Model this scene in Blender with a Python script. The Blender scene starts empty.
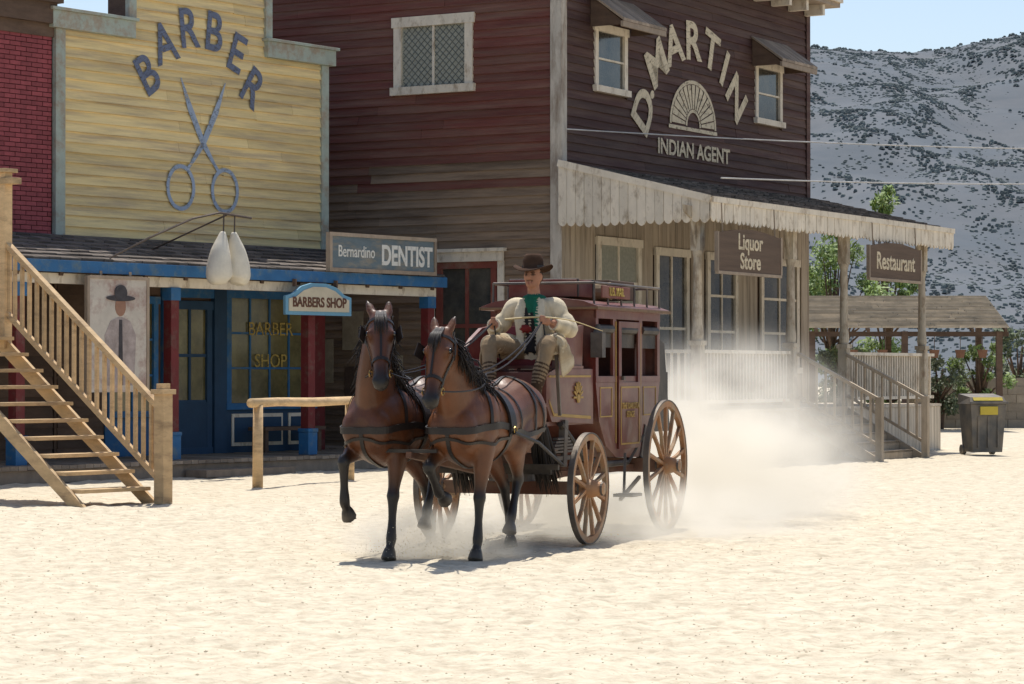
import bpy, bmesh, math, random
import numpy as np
from mathutils import Vector, Matrix, noise, kdtree
from mathutils.bvhtree import BVHTree
R=random.Random(7)
rad=math.radians
scene=bpy.context.scene
COL=scene.collection

# ---------------------------------------------------------------- materials
def M(name,col,rough=.8,var=.25,scale=3.0,stretch=(1,1,1),bump=.2,bscale=30.0,island=0.0,
      col2=None,wear=.5,wscale=1.5,wstretch=None,metal=0.0,spec=.4,alpha_wear=None,attr=None,sharp=.08,coat=0,dusty=0):
    m=bpy.data.materials.new(name); m.use_nodes=True
    nt=m.node_tree; N=nt.nodes; L=nt.links
    b=N['Principled BSDF']; out=N['Material Output']
    tc=N.new('ShaderNodeTexCoord'); mp=N.new('ShaderNodeMapping')
    mp.inputs['Scale'].default_value=stretch
    L.new(tc.outputs['Object'],mp.inputs['Vector'])
    n1=N.new('ShaderNodeTexNoise'); n1.inputs['Scale'].default_value=scale
    n1.inputs['Detail'].default_value=6; n1.inputs['Roughness'].default_value=.65
    L.new(mp.outputs[0],n1.inputs['Vector'])
    mr=N.new('ShaderNodeMapRange'); mr.inputs[1].default_value=.25; mr.inputs[2].default_value=.75
    mr.inputs[3].default_value=1-var; mr.inputs[4].default_value=1+var
    L.new(n1.outputs[0],mr.inputs[0]); val=mr.outputs[0]
    if island>0:
        g=N.new('ShaderNodeNewGeometry'); mr2=N.new('ShaderNodeMapRange')
        mr2.inputs[3].default_value=1-island; mr2.inputs[4].default_value=1+island
        L.new(g.outputs['Random Per Island'],mr2.inputs[0])
        mu=N.new('ShaderNodeMath'); mu.operation='MULTIPLY'
        L.new(val,mu.inputs[0]); L.new(mr2.outputs[0],mu.inputs[1]); val=mu.outputs[0]
    hs=N.new('ShaderNodeHueSaturation'); L.new(val,hs.inputs['Value'])
    if attr:
        at=N.new('ShaderNodeAttribute'); at.attribute_name=attr; L.new(at.outputs['Color'],hs.inputs['Color'])
    elif col2 is not None:
        mp2=N.new('ShaderNodeMapping'); mp2.inputs['Scale'].default_value=wstretch or stretch
        mp2.inputs['Location'].default_value=(3.1,7.7,1.3)
        L.new(tc.outputs['Object'],mp2.inputs['Vector'])
        n2=N.new('ShaderNodeTexNoise'); n2.inputs['Scale'].default_value=wscale; n2.inputs['Detail'].default_value=8
        n2.inputs['Roughness'].default_value=.7
        L.new(mp2.outputs[0],n2.inputs['Vector'])
        r2=N.new('ShaderNodeMapRange'); r2.inputs[1].default_value=wear-sharp; r2.inputs[2].default_value=wear+sharp
        L.new(n2.outputs[0],r2.inputs[0])
        mx=N.new('ShaderNodeMix'); mx.data_type='RGBA'
        mx.inputs['A'].default_value=(*col2,1); mx.inputs['B'].default_value=(*col,1)
        L.new(r2.outputs[0],mx.inputs['Factor']); L.new(mx.outputs['Result'],hs.inputs['Color'])
    else:
        hs.inputs['Color'].default_value=(*col,1)
    colout=hs.outputs[0]
    if dusty>0:
        n4=N.new('ShaderNodeTexNoise'); n4.inputs['Scale'].default_value=3; n4.inputs['Detail'].default_value=7
        L.new(tc.outputs['Object'],n4.inputs['Vector'])
        r4=N.new('ShaderNodeMapRange'); r4.inputs[1].default_value=.35; r4.inputs[2].default_value=.75; r4.inputs[3].default_value=0; r4.inputs[4].default_value=dusty
        L.new(n4.outputs[0],r4.inputs[0])
        mx4=N.new('ShaderNodeMix'); mx4.data_type='RGBA'; mx4.inputs['B'].default_value=(.42,.33,.23,1)
        L.new(r4.outputs[0],mx4.inputs['Factor']); L.new(colout,mx4.inputs['A']); colout=mx4.outputs['Result']
    L.new(colout,b.inputs['Base Color'])
    b.inputs['Roughness'].default_value=rough; b.inputs['Metallic'].default_value=metal
    b.inputs['Specular IOR Level'].default_value=spec
    if coat: b.inputs['Coat Weight'].default_value=coat
    if bump>0:
        nb=N.new('ShaderNodeTexNoise'); nb.inputs['Scale'].default_value=bscale; nb.inputs['Detail'].default_value=5
        L.new(mp.outputs[0],nb.inputs['Vector'])
        bp=N.new('ShaderNodeBump'); bp.inputs['Strength'].default_value=bump; bp.inputs['Distance'].default_value=.02
        L.new(nb.outputs[0],bp.inputs['Height']); L.new(bp.outputs[0],b.inputs['Normal'])
    if alpha_wear is not None:
        n3=N.new('ShaderNodeTexNoise'); n3.inputs['Scale'].default_value=9; n3.inputs['Detail'].default_value=8
        n3.inputs['Roughness'].default_value=.75
        mp3=N.new('ShaderNodeMapping'); mp3.inputs['Scale'].default_value=(.6,2.5,1); L.new(tc.outputs['Object'],mp3.inputs['Vector'])
        L.new(mp3.outputs[0],n3.inputs['Vector'])
        r3=N.new('ShaderNodeMapRange'); r3.inputs[1].default_value=alpha_wear-.08; r3.inputs[2].default_value=alpha_wear+.08
        L.new(n3.outputs[0],r3.inputs[0]); L.new(r3.outputs[0],b.inputs['Alpha'])
    return m

# ---------------------------------------------------------------- mesh builder
class MB:
    def __init__(s): s.v=[]; s.f=[]; s.m=[]; s.c=[]
    def add(s,vs,fs,m=0):
        o=len(s.v); s.v+= [tuple(v) for v in vs]
        for f in fs: s.f.append([i+o for i in f]); s.m.append(m)
    def hexa(s,c,m=0):
        s.add(c,[(0,3,2,1),(4,5,6,7),(0,1,5,4),(1,2,6,5),(2,3,7,6),(3,0,4,7)],m)
    def box(s,x0,x1,y0,y1,z0,z1,m=0):
        s.hexa([(x0,y0,z0),(x1,y0,z0),(x1,y1,z0),(x0,y1,z0),(x0,y0,z1),(x1,y0,z1),(x1,y1,z1),(x0,y1,z1)],m)
    def beam(s,p0,p1,w,h,m=0,up=(0,0,1),w1=None,h1=None):
        p0=Vector(p0);p1=Vector(p1);t=(p1-p0).normalized();u=Vector(up)
        sd=t.cross(u)
        if sd.length<1e-4: sd=t.cross(Vector((1,0,0)))
        sd.normalize(); u=sd.cross(t).normalized()
        w1=w if w1 is None else w1; h1=h if h1 is None else h1
        c=[]
        for p,a,b in((p0,w,h),(p1,w1,h1)):
            for i,j in((-1,-1),(1,-1),(1,1),(-1,1)): c.append(p+sd*i*a/2+u*j*b/2)
        s.hexa(c,m)
    def cyl(s,p0,p1,r0,r1=None,n=12,m=0,cap=True):
        p0=Vector(p0);p1=Vector(p1);r1=r0 if r1 is None else r1
        t=(p1-p0).normalized();a=t.orthogonal().normalized();b=t.cross(a)
        vs=[];
        for p,r in((p0,r0),(p1,r1)):
            for i in range(n):
                q=2*math.pi*i/n; vs.append(p+(a*math.cos(q)+b*math.sin(q))*r)
        fs=[(i,(i+1)%n,n+(i+1)%n,n+i) for i in range(n)]
        if cap: fs+= [tuple(range(n))[::-1],tuple(range(n,2*n))]
        s.add(vs,fs,m)
    def tube(s,pts,r,n=6,m=0):
        pts=[Vector(p) for p in pts]; rr=r if isinstance(r,(list,tuple)) else [r]*len(pts)
        vs=[];fs=[]; K=len(pts); a=None
        for k,p in enumerate(pts):
            t=(pts[min(k+1,K-1)]-pts[max(k-1,0)]).normalized()
            if a is None: a=t.orthogonal().normalized()
            a=(a-t*a.dot(t)).normalized(); b=t.cross(a)
            for i in range(n):
                q=2*math.pi*i/n; vs.append(p+(a*math.cos(q)+b*math.sin(q))*rr[k])
        for k in range(K-1):
            for i in range(n): fs.append((k*n+i,k*n+(i+1)%n,(k+1)*n+(i+1)%n,(k+1)*n+i))
        fs+= [tuple(range(n))[::-1],tuple(range((K-1)*n,K*n))]
        s.add(vs,fs,m)
    def lathe(s,prof,axis0,axis1,n=24,m=0):
        p0=Vector(axis0);t=(Vector(axis1)-p0).normalized();a=t.orthogonal().normalized();b=t.cross(a)
        vs=[];fs=[];K=len(prof)
        for d,r in prof:
            for i in range(n):
                q=2*math.pi*i/n; vs.append(p0+t*d+(a*math.cos(q)+b*math.sin(q))*r)
        for k in range(K-1):
            for i in range(n): fs.append((k*n+i,k*n+(i+1)%n,(k+1)*n+(i+1)%n,(k+1)*n+i))
        fs+= [tuple(range(n))[::-1],tuple(range((K-1)*n,K*n))]
        s.add(vs,fs,m)
    def extr(s,poly,axis,a0,a1,m=0):
        def mk(p,a):
            return (p[0],a,p[1]) if axis=='y' else ((a,p[0],p[1]) if axis=='x' else (p[0],p[1],a))
        n=len(poly); vs=[mk(p,a0) for p in poly]+[mk(p,a1) for p in poly]
        fs=[(i,(i+1)%n,n+(i+1)%n,n+i) for i in range(n)]+[tuple(range(n))[::-1],tuple(range(n,2*n))]
        s.add(vs,fs,m)
    def obj(s,name,mats,parent=None,smooth=False,bevel=0,recalc=True):
        me=bpy.data.meshes.new(name); me.from_pydata(s.v,[],s.f)
        for m in mats: me.materials.append(m)
        me.polygons.foreach_set('material_index',s.m)
        if recalc:
            bm=bmesh.new(); bm.from_mesh(me); bmesh.ops.recalc_face_normals(bm,faces=bm.faces); bm.to_mesh(me); bm.free()
        if smooth: me.polygons.foreach_set('use_smooth',[True]*len(me.polygons))
        o=bpy.data.objects.new(name,me); COL.objects.link(o)
        if parent: o.parent=parent
        if bevel:
            b=o.modifiers.new('bevel','BEVEL'); b.width=bevel; b.segments=2; b.limit_method='ANGLE'
        return o

def empty(name,loc=(0,0,0),rz=0):
    e=bpy.data.objects.new(name,None); e.location=loc; e.rotation_euler=(0,0,rz); COL.objects.link(e); return e

def text(name,body,size,loc,mat,parent,rot=(math.pi/2,0,0),bold=.0,extr=.003,sx=1.0):
    c=bpy.data.curves.new(name,'FONT'); c.body=body; c.size=size; c.align_x='CENTER'; c.align_y='CENTER'
    c.extrude=extr; c.offset=bold; c.materials.append(mat)
    o=bpy.data.objects.new(name,c); o.location=loc; o.rotation_euler=rot; o.scale=(sx,1,1)
    COL.objects.link(o); o.parent=parent; return o

def catmull(A,n=6):
    A=np.array(A,dtype=float); out=[]
    P=np.vstack([2*A[0]-A[1],A,2*A[-1]-A[-2]])
    for i in range(1,len(P)-2):
        for k in range(n):
            t=k/n
            out.append(.5*((2*P[i])+(-P[i-1]+P[i+1])*t+(2*P[i-1]-5*P[i]+4*P[i+1]-P[i+2])*t*t+(-P[i-1]+3*P[i]-3*P[i+1]+P[i+2])*t**3))
    out.append(P[-2]); return np.array(out)

class Org:
    def __init__(s): s.v=[];s.f=[];s.c=[]
    def loft(s,st,cols,side=(0,1,0),n=20,sub=5):
        A=np.array(st,float)
        if not isinstance(cols[0],(list,tuple)): cols=[cols]*len(st)
        B=catmull(np.hstack([A,np.array(cols,float)]),sub)
        side0=Vector(side); K=len(B); o=len(s.v)
        for k in range(K):
            p=Vector(B[k][:3]); t=Vector(B[min(k+1,K-1)][:3])-Vector(B[max(k-1,0)][:3])
            t.normalize(); sd=(side0-t*side0.dot(t)).normalized(); up=t.cross(sd)
            w=max(B[k][3],.003);h=max(B[k][4],.003)
            for i in range(n):
                q=2*math.pi*i/n
                s.v.append(p+sd*math.cos(q)*w+up*math.sin(q)*h); s.c.append(tuple(np.clip(B[k][5:8],0,1)))
        for k in range(K-1):
            for i in range(n): s.f.append((o+k*n+i,o+k*n+(i+1)%n,o+(k+1)*n+(i+1)%n,o+(k+1)*n+i))
        s.f.append(tuple(o+i for i in range(n))[::-1]); s.f.append(tuple(o+(K-1)*n+i for i in range(n)))
    def ell(s,c,r,col,rot=None,n=14):
        c=Vector(c);o=len(s.v)
        for j in range(n+1):
            ph=math.pi*j/n
            for i in range(n*2):
                q=math.pi*i/n; rr=max(math.sin(ph),.02)
                v=Vector((r[0]*rr*math.cos(q),r[1]*rr*math.sin(q),r[2]*math.cos(ph)))
                if rot: v=rot@v
                s.v.append(c+v); s.c.append(col)
        m=2*n
        for j in range(n):
            for i in range(m): s.f.append((o+j*m+i,o+j*m+(i+1)%m,o+(j+1)*m+(i+1)%m,o+(j+1)*m+i))
        s.f.append(tuple(o+i for i in range(m))[::-1]); s.f.append(tuple(o+n*m+i for i in range(m)))
    def build(s,name,mat,parent,voxel=.018,k=1,smooth=3,shade=None):
        me=bpy.data.meshes.new(name+'_raw'); me.from_pydata([tuple(v) for v in s.v],[],s.f)
        bm=bmesh.new(); bm.from_mesh(me); bmesh.ops.recalc_face_normals(bm,faces=bm.faces); bm.to_mesh(me); bm.free()
        o=bpy.data.objects.new(name+'_raw',me); COL.objects.link(o)
        r=o.modifiers.new('r','REMESH'); r.mode='VOXEL'; r.voxel_size=voxel; r.use_smooth_shade=True
        if smooth:
            sm=o.modifiers.new('s','SMOOTH'); sm.iterations=smooth; sm.factor=.5
        dg=bpy.context.evaluated_depsgraph_get()
        nm=bpy.data.meshes.new_from_object(o.evaluated_get(dg)); nm.name=name
        bpy.data.objects.remove(o)
        kd=kdtree.KDTree(len(s.v))
        for i,v in enumerate(s.v): kd.insert(v,i)
        kd.balance()
        ca=nm.color_attributes.new('Col','FLOAT_COLOR','POINT')
        buf=np.ones((len(nm.vertices),4))
        for i,v in enumerate(nm.vertices):
            if k==1: buf[i,:3]=s.c[kd.find(v.co)[1]]
            else: buf[i,:3]=np.mean([s.c[h[1]] for h in kd.find_n(v.co,k)],axis=0)
        ca.data.foreach_set('color',buf.ravel())
        nm.materials.clear(); nm.materials.append(mat)
        nm.polygons.foreach_set('use_smooth',[True]*len(nm.polygons))
        ob=bpy.data.objects.new(name,nm); COL.objects.link(ob); ob.parent=parent
        return ob

# ---------------------------------------------------------------- palette
GR=(.3,.3,5); GV=(5,5,.3)
m_yel=M('yellow_siding_paint',(.78,.61,.30),.85,.18,3,GR,.35,20,.10,col2=(.52,.40,.24),wear=.45,wscale=1.6,sharp=.10)
m_bred=M('maroon_siding_paint',(.14,.042,.032),.85,.24,3,GR,.3,20,.15,col2=(.17,.090,.065),wear=.48,wscale=1.3,sharp=.12)
m_bare=M('bare_weathered_board',(.24,.17,.115),.88,.3,3,GR,.35,20,.2,col2=(.14,.095,.065),wear=.45)
m_bdark=M('dark_stained_siding',(.062,.026,.021),.8,.3,3,GR,.3,20,.22,col2=(.11,.067,.05),wear=.46,wscale=1.1,sharp=.12)
m_wht=M('weathered_white_paint',(.70,.62,.50),.75,.14,2,(2,2,1),.2,20,.08,col2=(.40,.32,.23),wear=.40,wscale=3)
m_grnw=M('pale_green_trim',(.38,.43,.37),.75,.15,3,(1,1,1),.2,20,.05,col2=(.34,.29,.22),wear=.46,wscale=4)
m_blue=M('blue_paint',(.025,.13,.30),.6,.2,3,(1,1,1),.15,20,.1,col2=(.10,.17,.23),wear=.42,wscale=5)
m_dblue=M('dark_blue_paint',(.018,.055,.11),.6,.2,3,(1,1,1),.15,20,.1)
m_red=M('dark_red_paint',(.14,.018,.018),.65,.2,3,(1,1,1),.15,20,.1,col2=(.14,.07,.055),wear=.40,wscale=5)
m_shing=M('weathered_shingles',(.14,.12,.105),.95,.3,3,(1,1,1),.4,30,.4,spec=.2)
m_wood=M('raw_pine',(.56,.39,.21),.8,.25,3,(1,1,3),.25,20,.18,col2=(.34,.23,.13),wear=.40,wscale=2.5)
m_wood2=M('grey_wood',(.30,.235,.175),.85,.25,3,(2,2,1),.3,20,.25)
m_dwood=M('old_brown_wood',(.11,.07,.048),.85,.3,3,(1,1,3),.3,20,.25)
m_brick=M('red_brick_paint',(.28,.062,.070),.8,.2,5,(1,1,1),.3,20,.18)
m_mort=M('brick_mortar',(.13,.045,.05),.9,.2,5)
m_cream=M('porch_wall_paint',(.40,.33,.25),.85,.18,3,GV,.2,20,.15,col2=(.24,.19,.14),wear=.44,wscale=2)
m_skirt=M('porch_skirt_boards',(.58,.50,.39),.85,.15,3,GV,.2,20,.12,col2=(.40,.33,.25),wear=.42,wscale=2)
m_let_b=M('worn_blue_lettering',(.14,.165,.24),.85,.25,4,bump=0,alpha_wear=.42)
m_let_c=M('worn_cream_lettering',(.60,.51,.36),.85,.2,4,bump=0,alpha_wear=.40)
m_sciss=M('worn_scissors_paint',(.32,.39,.50),.85,.2,4,bump=0,alpha_wear=.41)
m_letw=M('white_lettering',(.70,.68,.62),.8,.1,4,bump=0,alpha_wear=.36)
m_lety=M('yellow_window_lettering',(.45,.32,.08),.8,.1,4,bump=0,alpha_wear=.42)
m_sgn_g=M('grey_blue_sign',(.13,.17,.19),.8,.2,2,(1,1,3),.2,20,0,col2=(.24,.22,.18),wear=.46,wscale=3)
m_sgn_b=M('brown_sign',(.12,.08,.055),.85,.25,3,GR,.3,20,0)
m_curt=M('lace_curtain',(.30,.30,.25),.9,.2,14,(1,1,1),0)
def glass(name,c=(.02,.024,.028),c2=(.11,.10,.08),thr=.5):
    return M(name,c,.12,.3,1.2,(1,1,1),.02,3,col2=c2,wear=thr,wscale=1.2,sharp=.15,spec=.8)
m_glass=glass('window_glass')
m_glassy=glass('warm_window_glass',(.055,.048,.02),(.19,.165,.07),.50)

# ---------------------------------------------------------------- facade helpers
def pb(mb,P,a0,a1,d0,d1,z0,z1,m=0):
    mb.hexa([P(a0,d0,z0),P(a1,d0,z0),P(a1,d1,z0),P(a0,d1,z0),P(a0,d0,z1),P(a1,d0,z1),P(a1,d1,z1),P(a0,d1,z1)],m)
def siding(mb,P,a0,a1,z0,z1,pitch,ops=(),m=0,mfn=None,seg=3.6,lap=.034):
    z=z0
    while z<z1-.02:
        zt=min(z+pitch,z1); zc=(z+zt)/2; iv=[(a0,a1)]
        for (o0,o1,p0,p1) in ops:
            if p0<zc<p1:
                nv=[]
                for (s,e) in iv:
                    if o1<=s or o0>=e: nv.append((s,e)); continue
                    if o0>s: nv.append((s,o0))
                    if o1<e: nv.append((o1,e))
                iv=nv
        for (s,e) in iv:
            c=s
            while c<e-.01:
                n=min(e,c+seg*R.uniform(.6,1.3))
                if e-n<.4: n=e
                j=R.uniform(-.003,.004); jz=R.uniform(-.006,.006)
                A,B=c+.002,n-.002
                d0,d1=lap+j,.006+j
                w=R.uniform(-.006,.006)
                mb.hexa([P(A,-.01,z+jz),P(B,-.01,z+jz+w),P(B,d0,z+jz+w),P(A,d0,z+jz),
                         P(A,-.01,zt+.012),P(B,-.01,zt+.012),P(B,d1,zt+.012),P(A,d1,zt+.012)],mfn(c,z) if mfn else m)
                c=n
        z+=pitch
def window(mb,P,a0,a1,z0,z1,fw=.12,mf=0,mg=1,nx=2,nz=2,bar=.03,sill=True,mb_=None,d=.055):
    mb_=mf if mb_ is None else mb_
    pb(mb,P,a0,a1,.0,.006,z0,z1,mg)
    pb(mb,P,a0-.0,a0+fw,.006,d,z0,z1,mf); pb(mb,P,a1-fw,a1,.006,d,z0,z1,mf)
    pb(mb,P,a0-.04,a1+.04,.006,d+.012,z1-fw,z1+.02,mf)
    pb(mb,P,a0-.05,a1+.05,.006,d+(.05 if sill else .01),z0-.03,z0+fw*.7,mf)
    A0,A1,Z0,Z1=a0+fw,a1-fw,z0+fw*.7,z1-fw
    for i in range(1,nx):
        c=A0+(A1-A0)*i/nx; pb(mb,P,c-bar/2,c+bar/2,.007,.030,Z0,Z1,mb_)
    for i in range(1,nz):
        c=Z0+(Z1-Z0)*i/nz; pb(mb,P,A0,A1,.007,.034,c-bar/2,c+bar/2,mb_)
def planks(mb,x0,x1,fn,w,m=0,gap=.008):
    x=x0
    while x<x1-.02:
        e=min(x+w*R.uniform(.9,1.1),x1); fn(x+gap/2,e-gap/2); x=e
def shingle_roof(mb,x0,x1,y0,z0,y1,z1,m=0,course=.28,w=.22):
    Ln=math.hypot(y1-y0,z1-z0); n=int(Ln/course); ty,tz=(y1-y0)/Ln,(z1-z0)/Ln; ny,nz=-tz,ty
    if nz<0: ny,nz=-ny,-nz
    for k in range(n+1):
        s=k*course; e=min(s+course+.06,Ln)
        x=x0-R.uniform(0,w)
        while x<x1:
            a=max(x,x0); b=min(x+w*R.uniform(.6,1.3),x1); x=b if b<x1 else x1
            if b-a<.02:
                if b>=x1: break
                continue
            js=R.uniform(-.02,.015); h0=.030+R.uniform(0,.012); h1=.004
            def q(xx,ss,hh): return (xx,y0+ty*ss+ny*hh,z0+tz*ss+nz*hh)
            ss=max(s+js,-.03)
            mb.hexa([q(a+.003,ss,-.005),q(b-.003,ss,-.005),q(b-.003,e,-.005),q(a+.003,e,-.005),
                     q(a+.003,ss,h0),q(b-.003,ss,h0),q(b-.003,e,h1),q(a+.003,e,h1)],m)

# ================================================================ BARBER SHOP
barber=empty('barber_shop_building',(-6.84,37.8,0),rad(52.5))
D=1.8
PB=lambda a,d,z:(a,D-d,z)
mb=MB()
mb.box(1.9,8.2,D+.02,D+6,0,6.95,0); mb.box(3.5,6.7,D+.02,D+.5,6.95,8.6,0)
mb.obj('building_shell',[m_dwood],barber)
mb=MB()
siding(mb,PB,2.0,8.1,3.72,6.95,.165,lap=.046); siding(mb,PB,3.5,6.7,6.95,8.5,.165,lap=.046)
mb.obj('yellow_siding',[m_yel],barber)
mb=MB()
pb(mb,PB,1.86,2.06,-.02,.07,3.6,6.95); pb(mb,PB,8.06,8.24,-.02,.07,3.6,6.95)
pb(mb,PB,1.75,3.52,-.1,.13,6.95,7.22); pb(mb,PB,6.62,8.36,-.1,.13,6.95,7.22)
pb(mb,PB,1.70,3.56,-.14,.17,7.22,7.27); pb(mb,PB,6.58,8.42,-.14,.17,7.22,7.27)
pb(mb,PB,3.42,3.58,-.02,.08,7.27,8.6); pb(mb,PB,6.62,6.78,-.02,.08,7.27,8.6)
mb.obj('pale_trim_boards',[m_grnw],barber,bevel=.006)
cx,cz,rr=5.08,5.60,1.38
for i,ch in enumerate('BARBER'):
    a=rad(-62+124*i/5)
    text('letter_'+ch,ch,.92,(cx+rr*math.sin(a),D-.053,cz+rr*math.cos(a)*1.2),m_let_b,barber,rot=(math.pi/2,a*.55,0),bold=.014,sx=.84)
def strip(mb,P,pts,w,d,m=0):
    for i in range(len(pts)-1):
        a,b=pts[i],pts[i+1]; w0=w[i];w1=w[i+1]
        t=Vector((b[0]-a[0],b[1]-a[1])).normalized(); n=Vector((-t.y,t.x))
        q=[(a[0]+n.x*w0,a[1]+n.y*w0),(a[0]-n.x*w0,a[1]-n.y*w0),(b[0]-n.x*w1,b[1]-n.y*w1),(b[0]+n.x*w1,b[1]+n.y*w1)]
        mb.hexa([P(*(x,d,z)) for x,z in q]+[P(x,d+.003,z) for x,z in q],m)
mb=MB()
for sgn in(1,-1):
    d=.051+(.004 if sgn>0 else 0)
    strip(mb,PB,[(5.13+sgn*.52,6.42),(5.13+sgn*.30,5.92),(5.13,5.38),(5.13-sgn*.26,5.05),(5.13-sgn*.36,4.94)],[.008,.06,.055,.03,.03],d)
    ring=[(5.13-sgn*.52+.30*math.cos(t)*1.0,4.62+.35*math.sin(t)) for t in np.linspace(0,2*math.pi,25)]
    strip(mb,PB,ring,[.034]*25,d-.001)
mb.obj('painted_scissors',[m_sciss],barber)
mb=MB()
shingle_roof(mb,-2.5,9.2,-.1,3.24,1.78,3.74,0)
mb.obj('porch_shingles',[m_shing],barber)
mb=MB()
mb.extr([(-.08,3.12),(1.78,3.62),(1.78,3.72),(-.08,3.22)],'x',-2.5,9.18,0)
for i in range(14): mb.beam((-2.2+i*.86,-.02,3.06),(-2.2+i*.86,1.7,3.56),.07,.1,0)
mb.obj('porch_roof_deck',[m_dwood],barber)
mb=MB()
mb.box(-2.5,9.20,-.15,-.105,3.06,3.235,0)
mb.box(9.185,9.22,-.10,1.7,3.1,3.25,0)
mb.obj('blue_fascia',[m_blue],barber,bevel=.004)
mb=MB(); mb.box(-2.5,9.1,.02,.16,2.90,3.05,0); mb.obj('porch_beam',[m_wht],barber)
mb=MB()
for x in(-.4,2.73,5.87,8.95):
    mb.box(x-.085,x+.085,.0,.17,.25,2.90,0); mb.box(x-.11,x+.11,-.025,.195,.25,.62,1)
    mb.box(x-.105,x+.105,-.02,.19,2.70,2.90,1); mb.box(x-.12,x+.12,-.035,.205,.62,.68,1)
mb.obj('porch_posts',[m_red,m_blue],barber,bevel=.008)
mb=MB()
planks(mb,-2.5,9.2,lambda a,b:mb.box(a,b,-.35,D,.19+R.uniform(0,.008),.25+R.uniform(-.005,.005),0),.16)
mb.box(-2.5,9.2,-.30,-.26,0,.188,0)
mb.box(2.6,4.6,-.8,-.36,0,.11,0)
mb.obj('boardwalk',[m_wood2],barber)
mb=MB()
pb(mb,PB,1.9,8.2,-.02,.0,.25,3.7,6)
pb(mb,PB,5.7,7.85,.0,.03,.25,1.0,1)
for a in(5.78,6.48,7.18):
    pb(mb,PB,a+.05,a+.6,.03,.05,.36,.9,5); pb(mb,PB,a+.10,a+.55,.05,.062,.42,.84,1)
window(mb,PB,5.7,7.85,1.0,2.95,.11,0,4,4,3,.035)
window(mb,PB,3.0,4.1,.9,2.8,.10,0,4,2,3,.035)
pb(mb,PB,2.95,4.15,0,.03,.25,.86,0)
window(mb,PB,4.35,5.35,.27,2.75,.12,1,4,2,3,.05,False)
pb(mb,PB,4.47,5.23,.007,.05,.3,1.1,1)
pb(mb,PB,4.2,4.34,0,.09,.25,3.3,0); pb(mb,PB,5.37,5.66,0,.09,.25,3.3,1)
pb(mb,PB,4.2,5.6,.02,.08,2.82,3.0,0)
pb(mb,PB,7.9,8.15,0,.06,.25,3.6,3)
siding(mb,PB,1.95,8.15,3.0,3.6,.16,m=6)
siding(mb,PB,1.95,2.9,.25,3.0,.16,m=6)
mb.obj('storefront',[m_blue,m_dblue,m_glass,m_red,m_glassy,m_wht,m_dwood],barber)
text('window_lettering','BARBER',.32,(6.78,D-.045,2.32),m_lety,barber,bold=.0)
text('window_lettering_2','SHOP',.32,(6.78,D-.045,1.78),m_lety,barber,bold=.0)
mb=MB()
mb.box(6.0,7.5,1.15,1.55,.62,.68,0); mb.box(6.05,6.13,1.2,1.5,.25,.62,0); mb.box(7.37,7.45,1.2,1.5,.25,.62,0)
mb.obj('porch_bench',[m_dwood],barber)

s=empty('dentist_sign',(-6.84,37.8,0),rad(52.5))
x0,x1=6.02,8.78
mb=MB(); mb.box(x0+.05,x1-.05,-.24,-.19,3.28,3.86,0)
for z in(3.25,3.83): mb.box(x0,x1,-.26,-.17,z,z+.06,1)
for x in(x0,x1-.06): mb.box(x,x+.06,-.262,-.168,3.31,3.83,1)
mb.box(6.6,6.66,-.19,.3,3.3,3.36,1); mb.box(8.3,8.36,-.19,.3,3.3,3.36,1)
mb.obj('sign_board',[m_sgn_g,m_wood2],s)
text('sign_lettering','DENTIST',.46,(8.00,-.245,3.54),m_letw,s,bold=.014,sx=.74)
text('sign_lettering_2','Bernardino',.27,(6.70,-.245,3.58),m_letw,s,bold=.002,sx=.76)
s=empty('barbers_shop_sign',tuple(Vector((-6.84,37.8,0))-Vector((.609,.793,0))*.17),rad(52.5))
mb=MB()
mb.extr([(5.12,2.52),(6.72,2.52),(6.72,2.82),(6.55,2.86),(6.35,2.98),(6.1,3.04),(5.75,3.04),(5.5,2.98),(5.3,2.86),(5.12,2.82)],'y',-.26,-.21,1)
mb.extr([(5.19,2.58),(6.65,2.58),(6.65,2.78),(6.5,2.81),(6.3,2.92),(6.08,2.98),(5.78,2.98),(5.55,2.92),(5.35,2.81),(5.19,2.78)],'y',-.275,-.261,0)
for x in(5.4,6.4): mb.box(x,x+.03,-.22,-.15,2.98,3.1,2)
mb.obj('sign_board',[M('cream_sign_face',(.56,.49,.36),.75,.15,3),M('light_blue_sign_edge',(.15,.33,.46),.7,.1,3),m_dwood],s)
text('sign_lettering','BARBERS SHOP',.22,(5.92,-.280,2.72),M('brown_lettering',(.12,.05,.03),.7,.1,3,bump=0),s,bold=.006,sx=.88)
s=empty('hanging_tooth_sign',(-6.84,37.8,0),rad(52.5))
og=Org(); wc=(.68,.63,.52); tx=3.12
for sg in(-1,1):
    og.loft([(tx+sg*.12,-.75,3.75,.04,.04),(tx+sg*.14,-.75,3.62,.09,.09),(tx+sg*.18,-.75,3.42,.155,.155),(tx+sg*.205,-.75,3.17,.205,.19),(tx+sg*.20,-.75,3.03,.20,.18),(tx+sg*.18,-.75,2.95,.11,.11)],wc,side=(1,0,0))
og.build('tooth',M('chalky_white_paint',wc,.7,.16,4,attr='Col',bump=.2,bscale=15),s,.02)
mb=MB()
mb.tube([(1.3,-.05,3.3),(1.8,-.4,3.62),(2.4,-.7,3.92),(2.9,-.78,4.03),(3.6,-.78,3.98)],.018)
for x in(tx-.12,tx+.12): mb.cyl((x,-.76,3.7),(x,-.77,4.02),.012)
mb.cyl((tx,-.75,4.02),(tx,.9,3.52),.014)
mb.obj('iron_bracket',[M('rusty_iron',(.10,.08,.07),.6,.3,8,metal=.5)],s)
s=empty('cowboy_poster_board',(-6.84,37.8,0),rad(52.5))
mb=MB(); mb.box(.75,1.92,-.20,-.16,1.30,2.98,0)
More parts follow.
